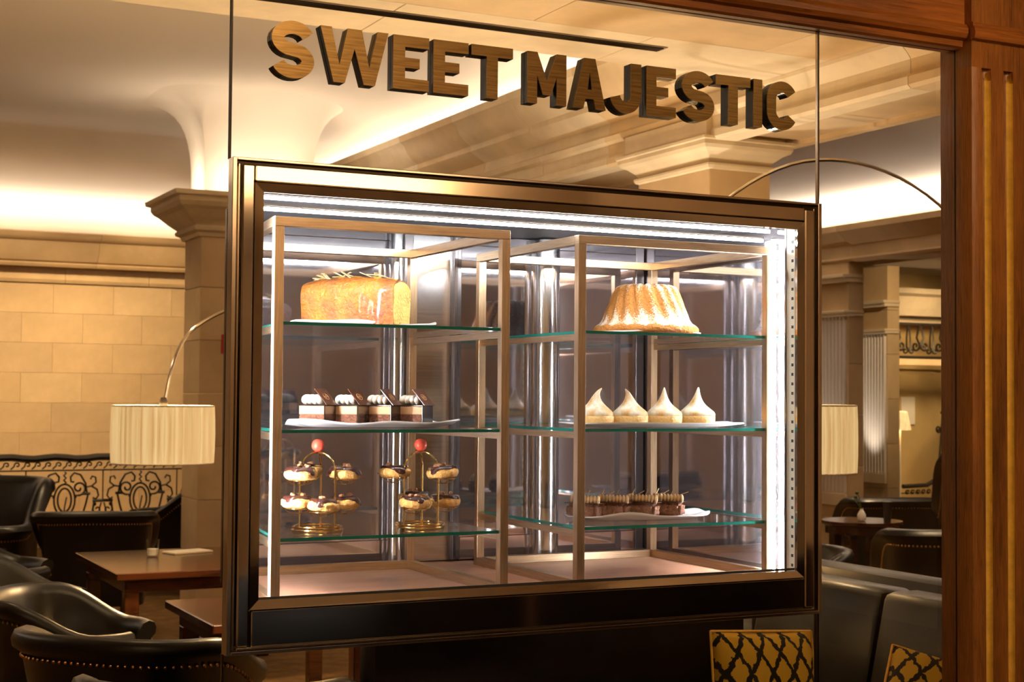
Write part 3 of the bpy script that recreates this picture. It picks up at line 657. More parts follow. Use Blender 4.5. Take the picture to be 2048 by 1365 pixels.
for i in range(15):
    x = -L_/2*.96 + L_*.96*i/14; tp.append([(x, (j-6)/6*Wd*.40, .1085 + .012*(1-(2*x/L_)**2) + .002*math.sin(i*2.1+j) - abs(j-6)**2.4*.00028) for j in range(13)])
MB().grid(tp).local('glazed_top', 'loaf_top', loaf, True, 70)
for i in range(16):
    x = rn.uniform(-.115, .08); y = rn.uniform(-.03, .03); z = .114 + .010*(1-(2*x/L_)**2)
    m_ = MB().box((-.016, -.0045, -.0008), (.016, .0045, .0008), .0004); m_.xf(Matrix.Translation((x, y, z)) @ Matrix.Rotation(rn.uniform(0, 6.28), 4, 'Z') @ Matrix.Rotation(rn.uniform(-.6, .25), 4, 'Y'))
    m_.local('almond_sliver', 'almond', loaf)

# --- fluted ring cake (kugelhopf)
wavy_plate(1.245, .36, 1.660, .305, .27, 0.0, 'round white plate under the fluted ring cake', wav=.0008, rim=.009, sq=2.0)
bun = thing('bundt_cake', 'tall fluted ring cake dusted with icing sugar on the top right shelf', 'cake', (1.245, .36, 1.667), 0)
prof = [(.020, .050), (.024, .100), (.034, .121), (.048, .129), (.064, .128), (.078, .122), (.087, .110), (.093, .094), (.100, .074), (.108, .054), (.116, .038), (.124, .028), (.134, .022), (.141, .015), (.142, .007), (.138, .0), (.10, .0)]
N_ = 144; rows = []; sug = []
for r, z in prof:
    row = []
    for j in range(N_):
        a = 2*PI*j/N_; fl = math.cos(16*a + 2.4*z/.13*1.0)
        amp = (0.105*min(1, max(0, (z - .024)/.03))) if r > .03 else .02
        sh = 1 - amp*.6 + amp*(abs(math.cos(9*a + 2.8*z/.13*1.0))**.55)*1.0
        row.append((r*sh*math.cos(a), r*sh*math.sin(a), z + (.004*abs(math.cos(9*a + 2.8)) if z > .115 else 0)))
        ridge = abs(math.cos(9*a + 2.8*z/.13))
        s_ = -.08 + .40*max(0, 1 - abs(z - .030)/.034) + .24*ridge**3 + .10*(math.cos(a - 5.9)) + (.16 if z > .118 else 0) - (.35 if z < .018 else 0)
        sug.append(s_)
    rows.append(row)
bmb = MB().grid(rows, True)
o_ = bpy.data.objects.new('ring_body', bmb.mesh('ring_body', 'bundt', True, ang=80)); C.objects.link(o_); o_.parent = bun
at_ = o_.data.attributes.new('sugar', 'FLOAT', 'POINT')
look = {}
for p, s_ in zip(bmb.v, sug): look[(round(p[0], 5), round(p[1], 5), round(p[2], 5))] = s_
for i, v in enumerate(o_.data.vertices): at_.data[i].value = look.get((round(v.co.x, 5), round(v.co.y, 5), round(v.co.z, 5)), .3)

# --- layered chocolate cakes
wavy_plate(.437, .285, 1.420, .43, .13, -0.06, 'long white wavy plate under the layered chocolate cakes', seed=9, wav=.004, rim=.014, sq=3.0)
def choc_cake():
    t_ = thing('chocolate_cake', '', 'cake', (0, 0, 0), 0, 'layered chocolate cakes on the middle left shelf')
    Lx, Ly = .070, .050
    MB().box((-Lx/2, -Ly/2, 0), (Lx/2 - .002, Ly/2, .026), .0012).local('sponge', 'sponge_dark', t_)
    MB().box((-Lx/2, -Ly/2, .0262), (Lx/2 - .002, Ly/2, .046), .0012).local('mousse', 'mousse', t_)
    MB().box((Lx/2 - .002, -Ly/2 - .001, 0), (Lx/2 + .001, Ly/2 + .001, .047), .001).local('glaze', 'glaze', t_)
    MB().box((-Lx/2 - .0015, -Ly/2 - .0015, .0462), (Lx/2 + .001, Ly/2 + .0015, .049), .001).local('chocolate_sheet', 'glaze', t_)
    cr = None
    for i in range(4):
        c = MB().ball((-Lx/2 + .009 + .0135*i, -.002, .0605), .0130, 10, 8, (.56, 1.95, .98)).local('piped_cream', 'cream_white', t_, True, 80)
    m_ = MB().box((-.0255, -.025, -.0009), (.0255, .025, .0009), .0004); M_ = Matrix.Translation((Lx/2 - .012, 0, .0675)) @ Matrix.Rotation(math.radians(48), 4, 'Y')
    pq = m_.xf(M_).local('chocolate_plaque', 'plaque', t_); pq['label'] = 'thin chocolate plaque with a gold emblem'
    pr_ = MB().tube(arc((0, 0, .0011), .009, 0, 2*PI*.97, 20, 'xy'), .0006, 4).tube([(-.005, 0, .0011), (.005, 0, .0011)], .0005, 4).tube([(0, -.006, .0011), (0, .006, .0011)], .0005, 4)
    pr_.xf(M_).local('emblem', 'print_gold', pq)
    return t_
c0 = choc_cake()
spots = [(.300, .305, 'layered chocolate cake at the left end of the row, palest layers'), (.380, .293, 'second layered chocolate cake from the left on the wavy plate'), (.458, .286, 'third layered chocolate cake in the row'), (.540, .280, 'layered chocolate cake at the right end, nearest the mirror')]
for i, (x, y, lab) in enumerate(spots):
    if i == 0: c0.location = (x, y, 1.4255); c0.rotation_euler = (0, 0, math.radians(-50)); c0['label'] = lab
    else: dup(c0, (x, y, 1.4255), math.radians(-50 - (3, -2, 2)[i-1]), lab)

# --- lemon meringue tarts
wavy_plate(1.196, .245, 1.420, .50, .15, 0.0, 'long rectangular white platter under the meringue tarts', wav=.0008, rim=.010, sq=9.0)
def tart(seed, curl):
    rnd = random.Random(seed); t_ = thing('meringue_tart', '', 'tart', (0, 0, 0), 0, 'meringue tarts on the middle right shelf')
    MB().lathe([(.040, 0), (.0455, .001), (.0475, .010), (.0480, .022), (.0465, .0235), (.044, .021), (.01, .020)], 40).local('pastry_shell', 'tart_shell', t_, True, 50)
    prof_ = [(.0455, .022), (.0470, .027), (.045, .033), (.040, .038), (.034, .043), (.028, .048), (.022, .054), (.0165, .061), (.012, .069), (.0085, .077), (.006, .084), (.0042, .090), (.0028, .0945), (.0012, .097)]
    rows = []
    for r, z in prof_:
        k = max(0, (z - .06)/.037); dx = curl[0]*k*k*.016; dy = curl[1]*k*k*.016; dz = -.011*max(0, k - .6)**1.2*curl[2]
        rows.append([((r*(1 + .035*math.sin(3*a + z*90 + seed)))*math.cos(a) + dx, (r*(1 + .035*math.sin(3*a + z*90 + seed)))*math.sin(a) + dy, z + dz + .0012*math.sin(2*a + seed)) for a in [2*PI*j/28 for j in range(28)]])
    MB().grid(rows, True, False, False, True).local('meringue', 'meringue', t_, True, 80)
    return t_
for i, (x, cu, lab) in enumerate(((1.022, (1, -.2, 1), 'meringue tart half hidden behind the rack post, tip curled right'), (1.124, (-1, -.3, 1.4), 'meringue tart with its tip curled to the left'), (1.228, (.05, 0, .1), 'meringue tart with a straight toasted tip'), (1.331, (.35, .1, -.3), 'meringue tart at the right end of the row, pale with a sharp tip'))):
    t_ = tart(11 + i, cu); t_.location = (x, .242, 1.4262); t_['label'] = lab

# --- praline slices
wavy_plate(1.170, .275, 1.181, .40, .155, -0.10, 'long white wavy plate under the praline slices', seed=21, wav=.004, rim=.013, sq=3.0)
def praline():
    t_ = thing('praline_slice', '', 'cake', (0, 0, 0), 0, 'praline slices on the lowest right shelf')
    Lx, Ly, h = .090, .040, .036; rnd = random.Random(5)
    bm = bmesh.new(); bmesh.ops.create_cube(bm, size=1)
    for v in bm.verts: v.co = Vector((v.co.x*Lx, v.co.y*Ly, (v.co.z + .5)*h))
    bmesh.ops.bevel(bm, geom=list(bm.edges), offset=.007, segments=2, affect='EDGES'); bmesh.ops.subdivide_edges(bm, edges=list(bm.edges), cuts=3, use_grid_fill=True)
    for v in bm.verts: v.co += Vector((rnd.uniform(-1, 1), rnd.uniform(-1, 1), rnd.uniform(-1, 1) if .004 < v.co.z else 0))*.0011
    m_ = MB(); m_.bm(bm); m_.local('coated_body', 'praline', t_, True, 80)
    MB().box((-Lx/2 - .002, -Ly/2 - .001, h + .0005), (Lx/2 + .002, Ly/2 + .001, h + .0025), .0008).local('chocolate_sheet', 'choc_disc', t_)
    for i in range(9):
        x = -Lx/2 + .008 + i*.0098
        m_ = MB().ball((0, 0, 0), .0118, 10, 6, (.44, 1.5, 1.0)); m_.xf(Matrix.Translation((x, 0, h + .0105)) @ Matrix.Rotation(.55, 4, 'Z')); m_.local('piped_cream', 'cream_mocha', t_, True, 80)
    for (x, y, a, b, l) in ((-.02, .0, .8, .5, .034), (.012, -.006, -.5, .9, .030), (.026, .004, .4, .35, .04), (-.036, .006, 1.6, .7, .03)):
        d = Vector((math.cos(a)*math.cos(b), math.sin(a)*math.cos(b), math.sin(b)))*l; p = Vector((x, y, h + .017))
        MB().tube([p - d*.3, p + d*.8], .0009, 5).local('chocolate_stick', 'stick', t_)
    return t_
p0 = praline()
for i, (x, y, lab) in enumerate(((1.018, .290, 'praline slice at the left end, partly behind the rack post'), (1.100, .285, 'second praline slice from the rack post'), (1.180, .270, 'third praline slice on the wavy plate'), (1.256, .268, 'praline slice at the right end of the wavy plate'))):
    a = math.radians(-60 + (0, 3, -2, 2)[i])
    if i == 0: p0.location = (x, y, 1.1868); p0.rotation_euler = (0, 0, a); p0['label'] = lab
    else: dup(p0, (x, y, 1.1868), a, lab)

# --- cookie stands and cookies
def cookie_mesh(seed):
    rnd = random.Random(seed); R_ = .039; ph = rnd.uniform(0, 6)
    prof_ = [(.6, 0), (.88, .002), (.98, .008), (1.0, .013), (.95, .018), (.8, .0215), (.5, .0235), (.05, .024)]
    rows = [[(R_*r*(1 + .025*math.sin(3*a + ph) + .015*math.sin(7*a))*math.cos(a), R_*r*(1 + .025*math.sin(3*a + ph))*math.sin(a), z + .001*math.sin(5*a + ph)*(r < .95)) for a in [2*PI*j/28 for j in range(28)]] for r, z in prof_]
    body = MB().grid(rows, True, False, True, True).mesh('biscuit', 'cookie', True, ang=80)
    rows = []
    for q, z in ((1.0, .0), (.93, .0042), (.75, .0055), (.35, .006), (.03, .006)):
        row = []
        for j in range(40):
            a = 2*PI*j/40; e = .80 + .08*math.sin(3*a + ph*2) + .06*math.sin(5*a + ph) + (.28*max(0, math.cos(a - ph - 2.0))**10) + (.26*max(0, math.cos(a - ph - 4.4))**10) + (.24*max(0, math.cos(a - ph - .2))**16)
            r = R_*e*q; zz = .0225 if e*q < .82 else .0225 - (e*q - .82)*.052
            row.append((r*math.cos(a), r*math.sin(a), zz + z))
        rows.append(row)
    ch = MB().grid(rows, True, False, False, True).mesh('chocolate_glaze', 'choc_melt', True, ang=80)
    chunk = MB()
    return body, ch, ph
cm = [cookie_mesh(s) for s in (1, 2, 3)]
chunk_me = MB().box((-.0055, -.0045, -.003), (.0055, .0045, .003), .0012).mesh('chocolate_chunk', 'choc_chunk')
def cookie(loc, rz, kind, label, tilt=(0, 0)):
    t_ = thing('cookie', label, 'cookie', loc, rz, 'chocolate cookies on the gold stands'); t_.rotation_euler = (tilt[0], tilt[1], rz)
    rnd = random.Random(int(loc[0]*1e4) + int(loc[2]*1e3)); b, c, ph = cm[kind]
    shared(b, 'biscuit', t_, (0, 0, 0)); shared(c, 'chocolate_glaze', t_, (0, 0, 0))
    for i in range(3):
        a = rnd.uniform(0, 6.28); shared(chunk_me, 'chocolate_chunk', t_, (.016*math.cos(a + i*2), .016*math.sin(a + i*2), .0305), (rnd.uniform(-.5, .5), rnd.uniform(-.5, .5), a))
    return t_
def stand(cx_, cy_, label, spots_, side):
    z = 1.181; s_ = thing('cookie_stand', label, 'cake stand', (cx_, cy_, z), 0, 'gold wire cookie stands')
    MB().tube(arc((cx_, cy_, z + .0035), .058, 0, 2*PI*47/48, 47, 'xy'), .0030, 8, True).build('base_ring', 'gold_wire', s_, True)
    MB().tube(arc((cx_, cy_, z + .0105), .056, 0, 2*PI*47/48, 47, 'xy'), .0024, 8, True).build('base_ring', 'gold_wire', s_, True)
    for a in (math.radians(200), math.radians(-58), math.radians(62)):
        R_ = .052; ca, sa = math.cos(a), math.sin(a); pts = [(cx_ + R_*ca, cy_ + R_*sa, z + .004), (cx_ + R_*ca, cy_ + R_*sa, z + .09), (cx_ + R_*ca, cy_ + R_*sa, z + .140)]
        for i in range(1, 11):
            q = PI/2*i/10; pts.append((cx_ + R_*math.cos(q)*ca, cy_ + R_*math.cos(q)*sa, z + .140 + .042*math.sin(q)))
        MB().tube(pts, .0027, 8).build('wire_leg', 'gold_wire', s_, True)
    b_ = MB().ball((cx_, cy_, z + .1985), .0155, 20, 14).build('ball_finial', 'coral', s_, True); b_['label'] = 'glossy coral red ball'
    for k_, (ang, zz, kind, lab, ty) in enumerate(spots_):
        a = math.radians(ang); px, py, pz = cx_ + .062*math.cos(a), cy_ + .062*math.sin(a), z + zz
        MB().tube(arc((px, py, pz), .030, 0, 2*PI*31/32, 31, 'xy'), .0013, 6, True).build('holder_ring', 'gold_wire', s_, True)
        for d in (0, PI/2):
            MB().tube([(px + .030*math.cos(t)*math.cos(d), py + .030*math.cos(t)*math.sin(d), pz - .012*math.sin(t)) for t in [PI*i/10 for i in range(11)]], .0011, 5).build('holder_wire', 'gold_wire', s_, True)
        cookie((px, py, pz + .0018), a*1.7, kind, lab, ty)
stand(.288, .262, 'gold wire stand with six chocolate cookies, left, topped by a coral ball',
      ((212, .120, 0, 'cookie on the upper left of the left stand, cut by the rack post', (.05, 0)), (96, .122, 1, 'cookie on the upper back of the left stand, chocolate running down', (.1, 0)), (-14, .119, 2, 'plain-sided cookie on the upper right of the left stand', (.03, .05)),
       (205, .055, 1, 'cookie on the lower left of the left stand, behind the front one', (0, 0)), (262, .048, 0, 'cookie on the lower front of the left stand with a chocolate chunk', (.08, .02)), (-10, .050, 2, 'cookie on the lower right of the left stand', (.05, 0))), 0)
stand(.541, .245, 'gold wire stand with five chocolate cookies, right, topped by a red ball',
      ((172, .120, 2, 'dark topped cookie on the upper left of the right stand', (.02, 0)), (-52, .120, 0, 'cookie on the upper right of the right stand with dripping chocolate', (.1, 0)),
       (236, .050, 1, 'cookie on the lower left of the right stand', (.06, 0)), (80, .054, 2, 'cookie on the lower back of the right stand', (0, 0)), (-8, .049, 1, 'cookie on the lower right of the right stand', (.05, 0))), 1)

# ================================================================== LOUNGE (mirror reflection built as a room)
# --- stone pillars
def stone_pillar(name, label, x0, x1, y0, y1, z0, z1, courses, cap_prof, cat='pillar'):
    t_ = thing(name, label, cat, ((x0+x1)/2, (y0+y1)/2, 0))
    h = (z1-z0)/courses
    for i in range(courses):
        zz = z0 + h*i
        MB().box((x0, y0, zz + .0015), (x1, y1, zz + h - .0015), .004).build('stone_block', ('limestone', 'limestone_b', 'limestone_c')[(i*2) % 3], t_)
    rows = []
    for o_, z in cap_prof: rows.append([(x0 - o_, y0 - o_, z), (x1 + o_, y0 - o_, z), (x1 + o_, y1 + o_, z), (x0 - o_, y1 + o_, z)])
    c_ = MB().grid(rows, True, False, True, True).build('capital', 'limestone_pale', t_); c_['label'] = 'moulded stone capital'
    return t_
pillarL = stone_pillar('stone_pillar', 'square limestone pillar with flared capital beside the far railing', 1.865, 2.72, 7.30, 7.74, 0, 2.62, 7,
    [(.0, 2.60), (.02, 2.605), (.03, 2.63), (.06, 2.645), (.065, 2.665), (.05, 2.68), (.10, 2.72), (.16, 2.78), (.19, 2.80), (.21, 2.83), (.21, 2.86), (.24, 2.87), (.245, 2.90), (.0, 2.905)])
# plaster flare from the pillar up into the ceiling
rows = []
for i in range(13):
    q = i/12; o_ = -0.03 + 0.62*q**3.0; z = 2.905 + 0.74*(1 - (1-q)**2.0)
    ring = []
    for cx_, cy_, a0 in ((2.72, 7.74, 0), (1.865, 7.74, 90), (1.865, 7.30, 180), (2.72, 7.30, 270)):
        for j in range(5):
            a = math.radians(a0 + 90*j/4); rr = max(o_, 0.0) + .001; dd = min(o_, 0)
            ring.append((cx_ + dd*(1 if cx_ > 2 else -1) + rr*math.cos(a), cy_ + dd*(1 if cy_ > 7.5 else -1) + rr*math.sin(a), z))
    rows.append(ring)
MB().grid(rows, True, False, True, False).build('plaster_flare', 'plaster', pillarL, True, ang=60)
sgn = tag(MB().box((2.02, 7.285, 1.78), (2.09, 7.298, 1.915), .002).build('red_sign', 'red_paint', org=(2.055, 7.29, 1.85)), 'small red notice fixed to the limestone pillar', 'sign')
stone_pillar('stone_pillar', 'limestone pier with broad moulded capital under the beam, above the display case', 3.42, 3.80, 3.27, 3.96, 0, 2.68, 7,
    [(.0, 2.665), (.012, 2.67), (.02, 2.685), (.02, 2.695), (.0, 2.70), (.012, 2.72), (.045, 2.748), (.075, 2.763), (.085, 2.78), (.085, 2.80), (.095, 2.805), (.095, 2.818), (.055, 2.82), (.055, 2.93), (.02, 2.935)])
# pilasters with fluted, uplit panels further right
def fluted_pillar(x0, y0, y1, label, zc, wx=.17):
    t_ = thing('fluted_pillar', label, 'pillar', (x0 + .08, (y0+y1)/2, 0), 0, 'uplit fluted pillars of the side room')
    for i in range(6):
        z = zc*i/6; MB().box((x0, y0, z + .0015), (x0 + wx, y1, z + zc/6 - .0015), .004).build('stone_block', ('limestone_c', 'limestone')[i % 2], t_)
    w_ = min(y1 - y0 - .04, .40)
    MB().box((x0 - .035, y0 + .01, .55), (x0 - .002, y0 + w_ + .05, .66), .004).build('panel_base', 'limestone_pale', t_)
    n = 8
    for i in range(n):
        y = y0 + .02 + w_*(i + .5)/n; r = w_/n/2*.92
        prof = [(x0 - .002, y - r)] + [(x0 - .002 - r*math.sin(PI*j/6), y - r*math.cos(PI*j/6)) for j in range(1, 6)] + [(x0 - .002, y + r)]
        MB().prism(prof, 2, .665, 2.19).build('flute_rib', 'plaster_far', t_, True, ang=60)
        MB().ball((x0 - .004 - r*.5, y, 2.205), r*.55, 8, 6).build('stud', 'white_paint', t_, True)
    for za, zb_, o_ in ((2.22, 2.25, .05), (2.25, 2.27, .07), (2.52, 2.56, .06), (2.56, 2.59, .09)):
        MB().box((x0 - o_, y0 - o_*.4, za), (x0 + wx*.9, y0 + w_ + .06, zb_), .004).build('ledge', 'limestone_pale', t_)
    return t_
fluted_pillar(7.65, 7.345, 8.3, 'uplit fluted stone pillar nearest the right lamp shade', 2.70)
fluted_pillar(10.3, 9.91, 10.9, 'brightly uplit fluted stone pillar in front of the door', 2.98)

# --- ceiling fittings
vg = thing('ceiling_vent', 'long dark slot diffuser set in the stone soffit', 'vent', (1.4, 2.36, 3.0))
MB().box((0.2, 2.325, 2.996), (2.565, 2.40, 3.0)).build('vent_frame', 'grille', vg)
for i in range(4): MB().box((0.22, 2.334 + i*.016, 2.990), (2.55, 2.341 + i*.016, 2.996), .001).build('slat', 'bronze_dark', vg)
for loc, lab, r in (((5.12, 7.17, 3.22), 'small white smoke detector on the ceiling above the display case', .075), ((4.99, 4.57, 3.22), 'flat round ceiling speaker under the letter C', .10)):
    d_ = thing('smoke_detector' if r < .09 else 'ceiling_speaker', lab, 'detector' if r < .09 else 'speaker', loc)
    MB().lathe([(r, 0), (r, -.012), (r*.8, -.03 if r < .09 else -.014), (.002, -.032 if r < .09 else -.014)], 24).local('body', 'white_paint' if r < .09 else 'plaster_far', d_, True)
    MB().lathe([(r*.55, -.028 if r < .09 else -.0145), (r*.5, -.045 if r < .09 else -.017), (.002, -.047 if r < .09 else -.017)], 20).local('cap', 'white_paint', d_, True)

# --- arc lamps with pleated drum shades
def arc_lamp(shade_c, base, peak, label, power=9.0, grp='arc lamps with pleated shades'):
    cx_, cy_, cz_ = shade_c; t_ = thing('arc_lamp', label, 'lamp', (base[0], base[1], 0), 0, grp)
    R_, H_ = .232, .265; rows = []
    N_ = 120
    for z, rr in ((-H_/2, 1.0), (-H_/4, 1.012), (0, 1.016), (H_/4, 1.012), (H_/2, 1.0)):
        rows.append([((R_*rr + .0035*math.cos(60*2*PI*j/N_))*math.cos(2*PI*j/N_) + cx_, (R_*rr + .0035*math.cos(60*2*PI*j/N_))*math.sin(2*PI*j/N_) + cy_, cz_ + z) for j in range(N_)])
    sh = MB().grid(rows, True).build('lamp_shade', 'shade', t_, True, ang=80, org=(cx_, cy_, cz_)); sh.location = (cx_ - base[0], cy_ - base[1], cz_)
    sh['label'] = 'glowing cream pleated drum shade'
    for z in (-H_/2, H_/2):
        MB().tube(arc((cx_, cy_, cz_ + z), R_, 0, 2*PI*47/48, 47, 'xy'), .004, 6, True).build('shade_rim', 'white_paint', t_, True)
    p0 = Vector((base[0], base[1], .05)); p2 = Vector((cx_, cy_, cz_ + H_/2 + .005)); pk = Vector(peak); pts = []
    # arm: up from the base, over the peak, down to the shade
    ctl = [p0, Vector((base[0], base[1], .8)), Vector((base[0]*.95 + pk.x*.05, base[1]*.95 + pk.y*.05, pk.z*.62)), Vector((pk.x + .5*(base[0]*.95 + pk.x*.05 - pk.x), pk.y + .5*(base[1]*.95 + pk.y*.05 - pk.y), pk.z - .15*pk.z*.38)), pk*1.0, Vector((cx_ + (pk.x - cx_)*.20, cy_ + (pk.y-cy_)*.20, p2.z + (pk.z - p2.z)*.62)), p2]
    n = len(ctl)
    for i in range(n - 1):
        a, b, c, d = ctl[max(i-1, 0)], ctl[i], ctl[i+1], ctl[min(i+2, n-1)]
        for j in range(10):
            u = j/10; pts.append(0.5*((2*b) + (c - a)*u + (2*a - 5*b + 4*c - d)*u*u + (3*b - a - 3*c + d)*u**3))
    pts.append(p2)
    MB().tube(pts, .0085, 8).build('arm', 'chrome', t_, True)
    MB().lathe([(.012, .0), (.020, .01), (.020, .03), (.012, .05)], 16, (cx_, cy_, cz_ + H_/2 - .01)).build('socket_cap', 'iron', t_, True)
    for a in range(3):
        MB().tube([(cx_, cy_, cz_ + H_/2), (cx_ + R_*math.cos(a*2.094), cy_ + R_*math.sin(a*2.094), cz_ + H_/2)], .002, 5).build('spider_wire', 'iron', t_)
    MB().lathe([(.19, 0), (.19, .03), (.17, .045), (.03, .05), (.012, .06)], 32, (base[0], base[1], 0)).build('base', 'iron', t_, True)
    point('lamp_bulb', (cx_, cy_, cz_ + .02), power, WARM, .05)
    return t_
arc_lamp((0.80, 3.90, 1.305), (2.35, 4.25, 0), (1.55, 4.08, 2.03), 'arc lamp with its pleated drum shade over the low table, left of the case', 50)
arc_lamp((0.865, 2.02, 1.285), (1.72, 1.65, 0), (1.35, 1.8, 1.95), 'arc lamp whose shade is mostly hidden behind the bronze frame on the left', 42)
arc_lamp((2.814, 1.754, 1.336), (2.20, 2.05, 0), (2.45, 1.93, 1.85), 'arc lamp with its drum shade showing right of the display case', 6)
arc_lamp((2.62, 2.6, 1.25), (5.25, 2.6, 0), (3.50, 2.6, 2.615), 'tall arc lamp whose chrome arm bows over the upper right of the case', 48)

# --- upholstered tub armchairs
def tub_chair(label, grp, mat='leather', w=.66, d=.66, hb=.745, ha=.62, square=2.8, roll=.024, nails=True):
    """Faces local +x. U-shaped shell, seat cushion, four legs, row of nail heads."""
    t_ = thing('armchair', label, 'armchair', (0, 0, 0), 0, grp)
    n = 44; rows = []; nail = []
    for i in range(n+1):
        u = i/n; a = math.radians(-152 + 304*u) + PI      # runs arm - back - arm
        c, s_ = math.cos(a), math.sin(a); k = (abs(c)**square + abs(s_)**square)**(-1/square)
        px, py = d/2*k*c, w/2*k*s_; nx, ny = c, s_; L = math.hypot(nx/d, ny/w); nx, ny = nx/d/L, ny/w/L
        f = abs(u - .5)*2; q = min(1, max(0, (f - .38)/.42)); sm_ = q*q*(3 - 2*q); h = hb + (ha - hb)*sm_ + .012*math.cos(f*PI)
        lean = .05*(1 - sm_)
        t0 = .085
        prof = [(-t0, .36), (-t0*.95, h*.62), (-t0*.75 + lean*.8, h - .05), (-t0*.45 + lean, h - .012), (-.01 + lean, h), (roll*.6 + lean, h - .008), (roll + lean, h - .03), (roll*.8 + lean, h - .055), (.0 + lean*.8, h - .075), (-.004, h*.6), (-.02, .20), (-t0*.8, .20)]
        rows.append([(px + nx*o_, py + ny*o_, z) for o_, z in prof])
        nail.append((px + nx*(.004 + lean*.75), py + ny*(.004 + lean*.75), h - .085))
    MB().grid(rows, True, False, True, True).local('upholstered_shell', mat, t_, True, 70)
    MB().box((-d/2 + .06, -w/2 + .075, .24), (d/2 - .01, w/2 - .075, .36), .03).local('seat_base', mat, t_, True)
    MB().box((-d/2 + .07, -w/2 + .085, .362), (d/2 - .0, w/2 - .085, .46), .035).local('seat_cushion', mat, t_, True)
    for x in (-.22, .24):
        for y in (-.22, .22): MB().lathe([(.014, 0), (.024, .21)], 10, (x, y, 0)).local('leg', 'mahogany', t_, True)
    if nails:
        m_ = MB(); pts = [Vector(p) for p in nail]; acc = 0
        for i in range(len(pts)-1):
            seg = (pts[i+1]-pts[i]).length; k_ = max(1, int(round(seg/.022)))
            for j in range(k_): p = pts[i].lerp(pts[i+1], j/k_); m_.ball(p, .0062, 6, 4)
        stuff(m_.local('nail_heads', 'nail_brass', t_, True))
    return t_
G1 = 'leather tub armchairs of the lounge'
ch = tub_chair('black leather tub armchair with brass nails, nearest on the left', G1)
ch.location = (.28, 1.86, 0); ch.rotation_euler = (0, 0, math.radians(45))
dup(ch, (.25, 3.02, 0), math.radians(-28), 'black leather tub armchair seen side-on, second nearest at the left edge', scale=(.86, .86, .95))
dup(ch, (.17, 4.02, 0), math.radians(-20), 'black leather tub armchair cut by the left edge, third in the row', scale=(.9, .9, .97))
dup(ch, (.18, 5.10, 0), math.radians(-12), 'black leather tub armchair farthest in the row at the left edge')
dup(ch, (.30, 1.04, 0), math.radians(62), 'black leather tub armchair whose rounded back just shows at the bottom edge')
wing = tub_chair('black leather armchair with a wide studded back behind the low table', G1, 'leather', .78, .72, .80, .58, 5.0, .06)
wing.location = (1.02, 6.50, 0); wing.rotation_euler = (0, 0, math.radians(75)); wing.scale = (.80, .80, .96)
dup(wing, (.36, 7.2, 0), math.radians(-110), 'large black leather armchair at the left edge in front of the railing', scale=(1.0, 1.0, 1.15))
dup(wing, (1.98, 8.3, 0), math.radians(160), 'black leather armchair half behind the limestone pillar', scale=(1, 1, 1.05))
grey = tub_chair('grey leather tub armchair beyond the sofa, right of the case', G1, 'leather_grey', .70, .66, .80, .72, 4.0, .02, False)
grey.location = (3.22, 2.62, 0); grey.rotation_euler = (0, 0, math.radians(205))
dup(wing, (4.86, 3.02, 0), math.radians(60), 'black leather armchair with studded back beside the oak pilaster', scale=(1, 1, 1.03))
dup(wing, (6.80, 5.85, 0), math.radians(70), 'black leather armchair behind the round table at the right', scale=(.9, .9, .95))
dup(wing, (6.40, 4.3, 0), math.radians(60), 'tall black leather armchair edge half hidden by the oak pilaster', scale=(.9, .9, 1.45))

# --- tables
def low_table(x0, x1, y0, y1, z, label):
    t_ = thing('low_table', label, 'table', ((x0+x1)/2, (y0+y1)/2, 0), 0, 'low mahogany tables')
    MB().box((x0, y0, z - .035), (x1, y1, z), .004).build('tabletop', 'mahogany', t_)
    a, b = x0 + .10, x1 - .10
    MB().box((x0 + .05, y0 + .05, z - .10), (x1 - .05, y1 - .05, z - .036), .003).build('apron', 'mahogany', t_)
    for x in (x0 + .05, x1 - .12):
        for y in (y0 + .05, y1 - .12): MB().box((x, y, 0), (x + .07, y + .07, z - .10), .004).build('leg', 'mahogany', t_)
    return t_
low_table(.68, 1.80, 4.28, 5.36, .62, 'square glossy mahogany table under the left lamp shade')
low_table(.67, 1.60, 2.52, 3.28, .62, 'smaller mahogany table half hidden by the left frame edge')
tb = thing('tumbler', 'small glass tumbler standing on the square mahogany table', 'glass', (1.02, 5.0, .621))
MB().lathe([(.03, 0), (.036, .09), (.034, .09), (.028, .006), (.002, .006)], 20, cap=False).local('bowl', 'case_glass', tb, True)
MB().lathe([(.027, .007), (.030, .04), (.002, .04)], 18).local('drink', 'white_paint', tb, True)
mn = thing('menu_card', 'folded pale menu card lying on the square mahogany table', 'menu', (1.24, 5.12, .621), .3)
MB().box((-.12, -.07, 0), (.12, .07, .006), .001).local('cover', 'limestone_pale', mn); MB().box((-.118, -.068, .0062), (.118, .068, .010), .001).local('pages', 'white_paint', mn)
rt_ = thing('round_table', 'small round mahogany table behind the sofa on the right', 'table', (5.42, 4.49, 0))
MB().lathe([(.002, .69), (.24, .69), (.255, .70), (.255, .72), (.002, .72)], 40).local('tabletop', 'mahogany', rt_, True)
MB().lathe([(.23, .64), (.23, .689), (.20, .689), (.20, .64)], 32, cap=False).local('apron', 'mahogany', rt_, True)
for i in range(4): a = .5 + i*PI/2; MB().box((-.03, -.03, 0), (.03, .03, .66), .004).xf(Matrix.Translation((.18*math.cos(a), .18*math.sin(a), 0))).local('leg', 'mahogany', rt_)
vs = thing('bud_vase', 'white bud vase with sprigs on the round table', 'vase', (5.36, 4.42, .721))
MB().lathe([(.022, 0), (.028, .01), (.028, .04), (.018, .06), (.010, .072), (.012, .08)], 20).local('body', 'porcelain', vs, True)
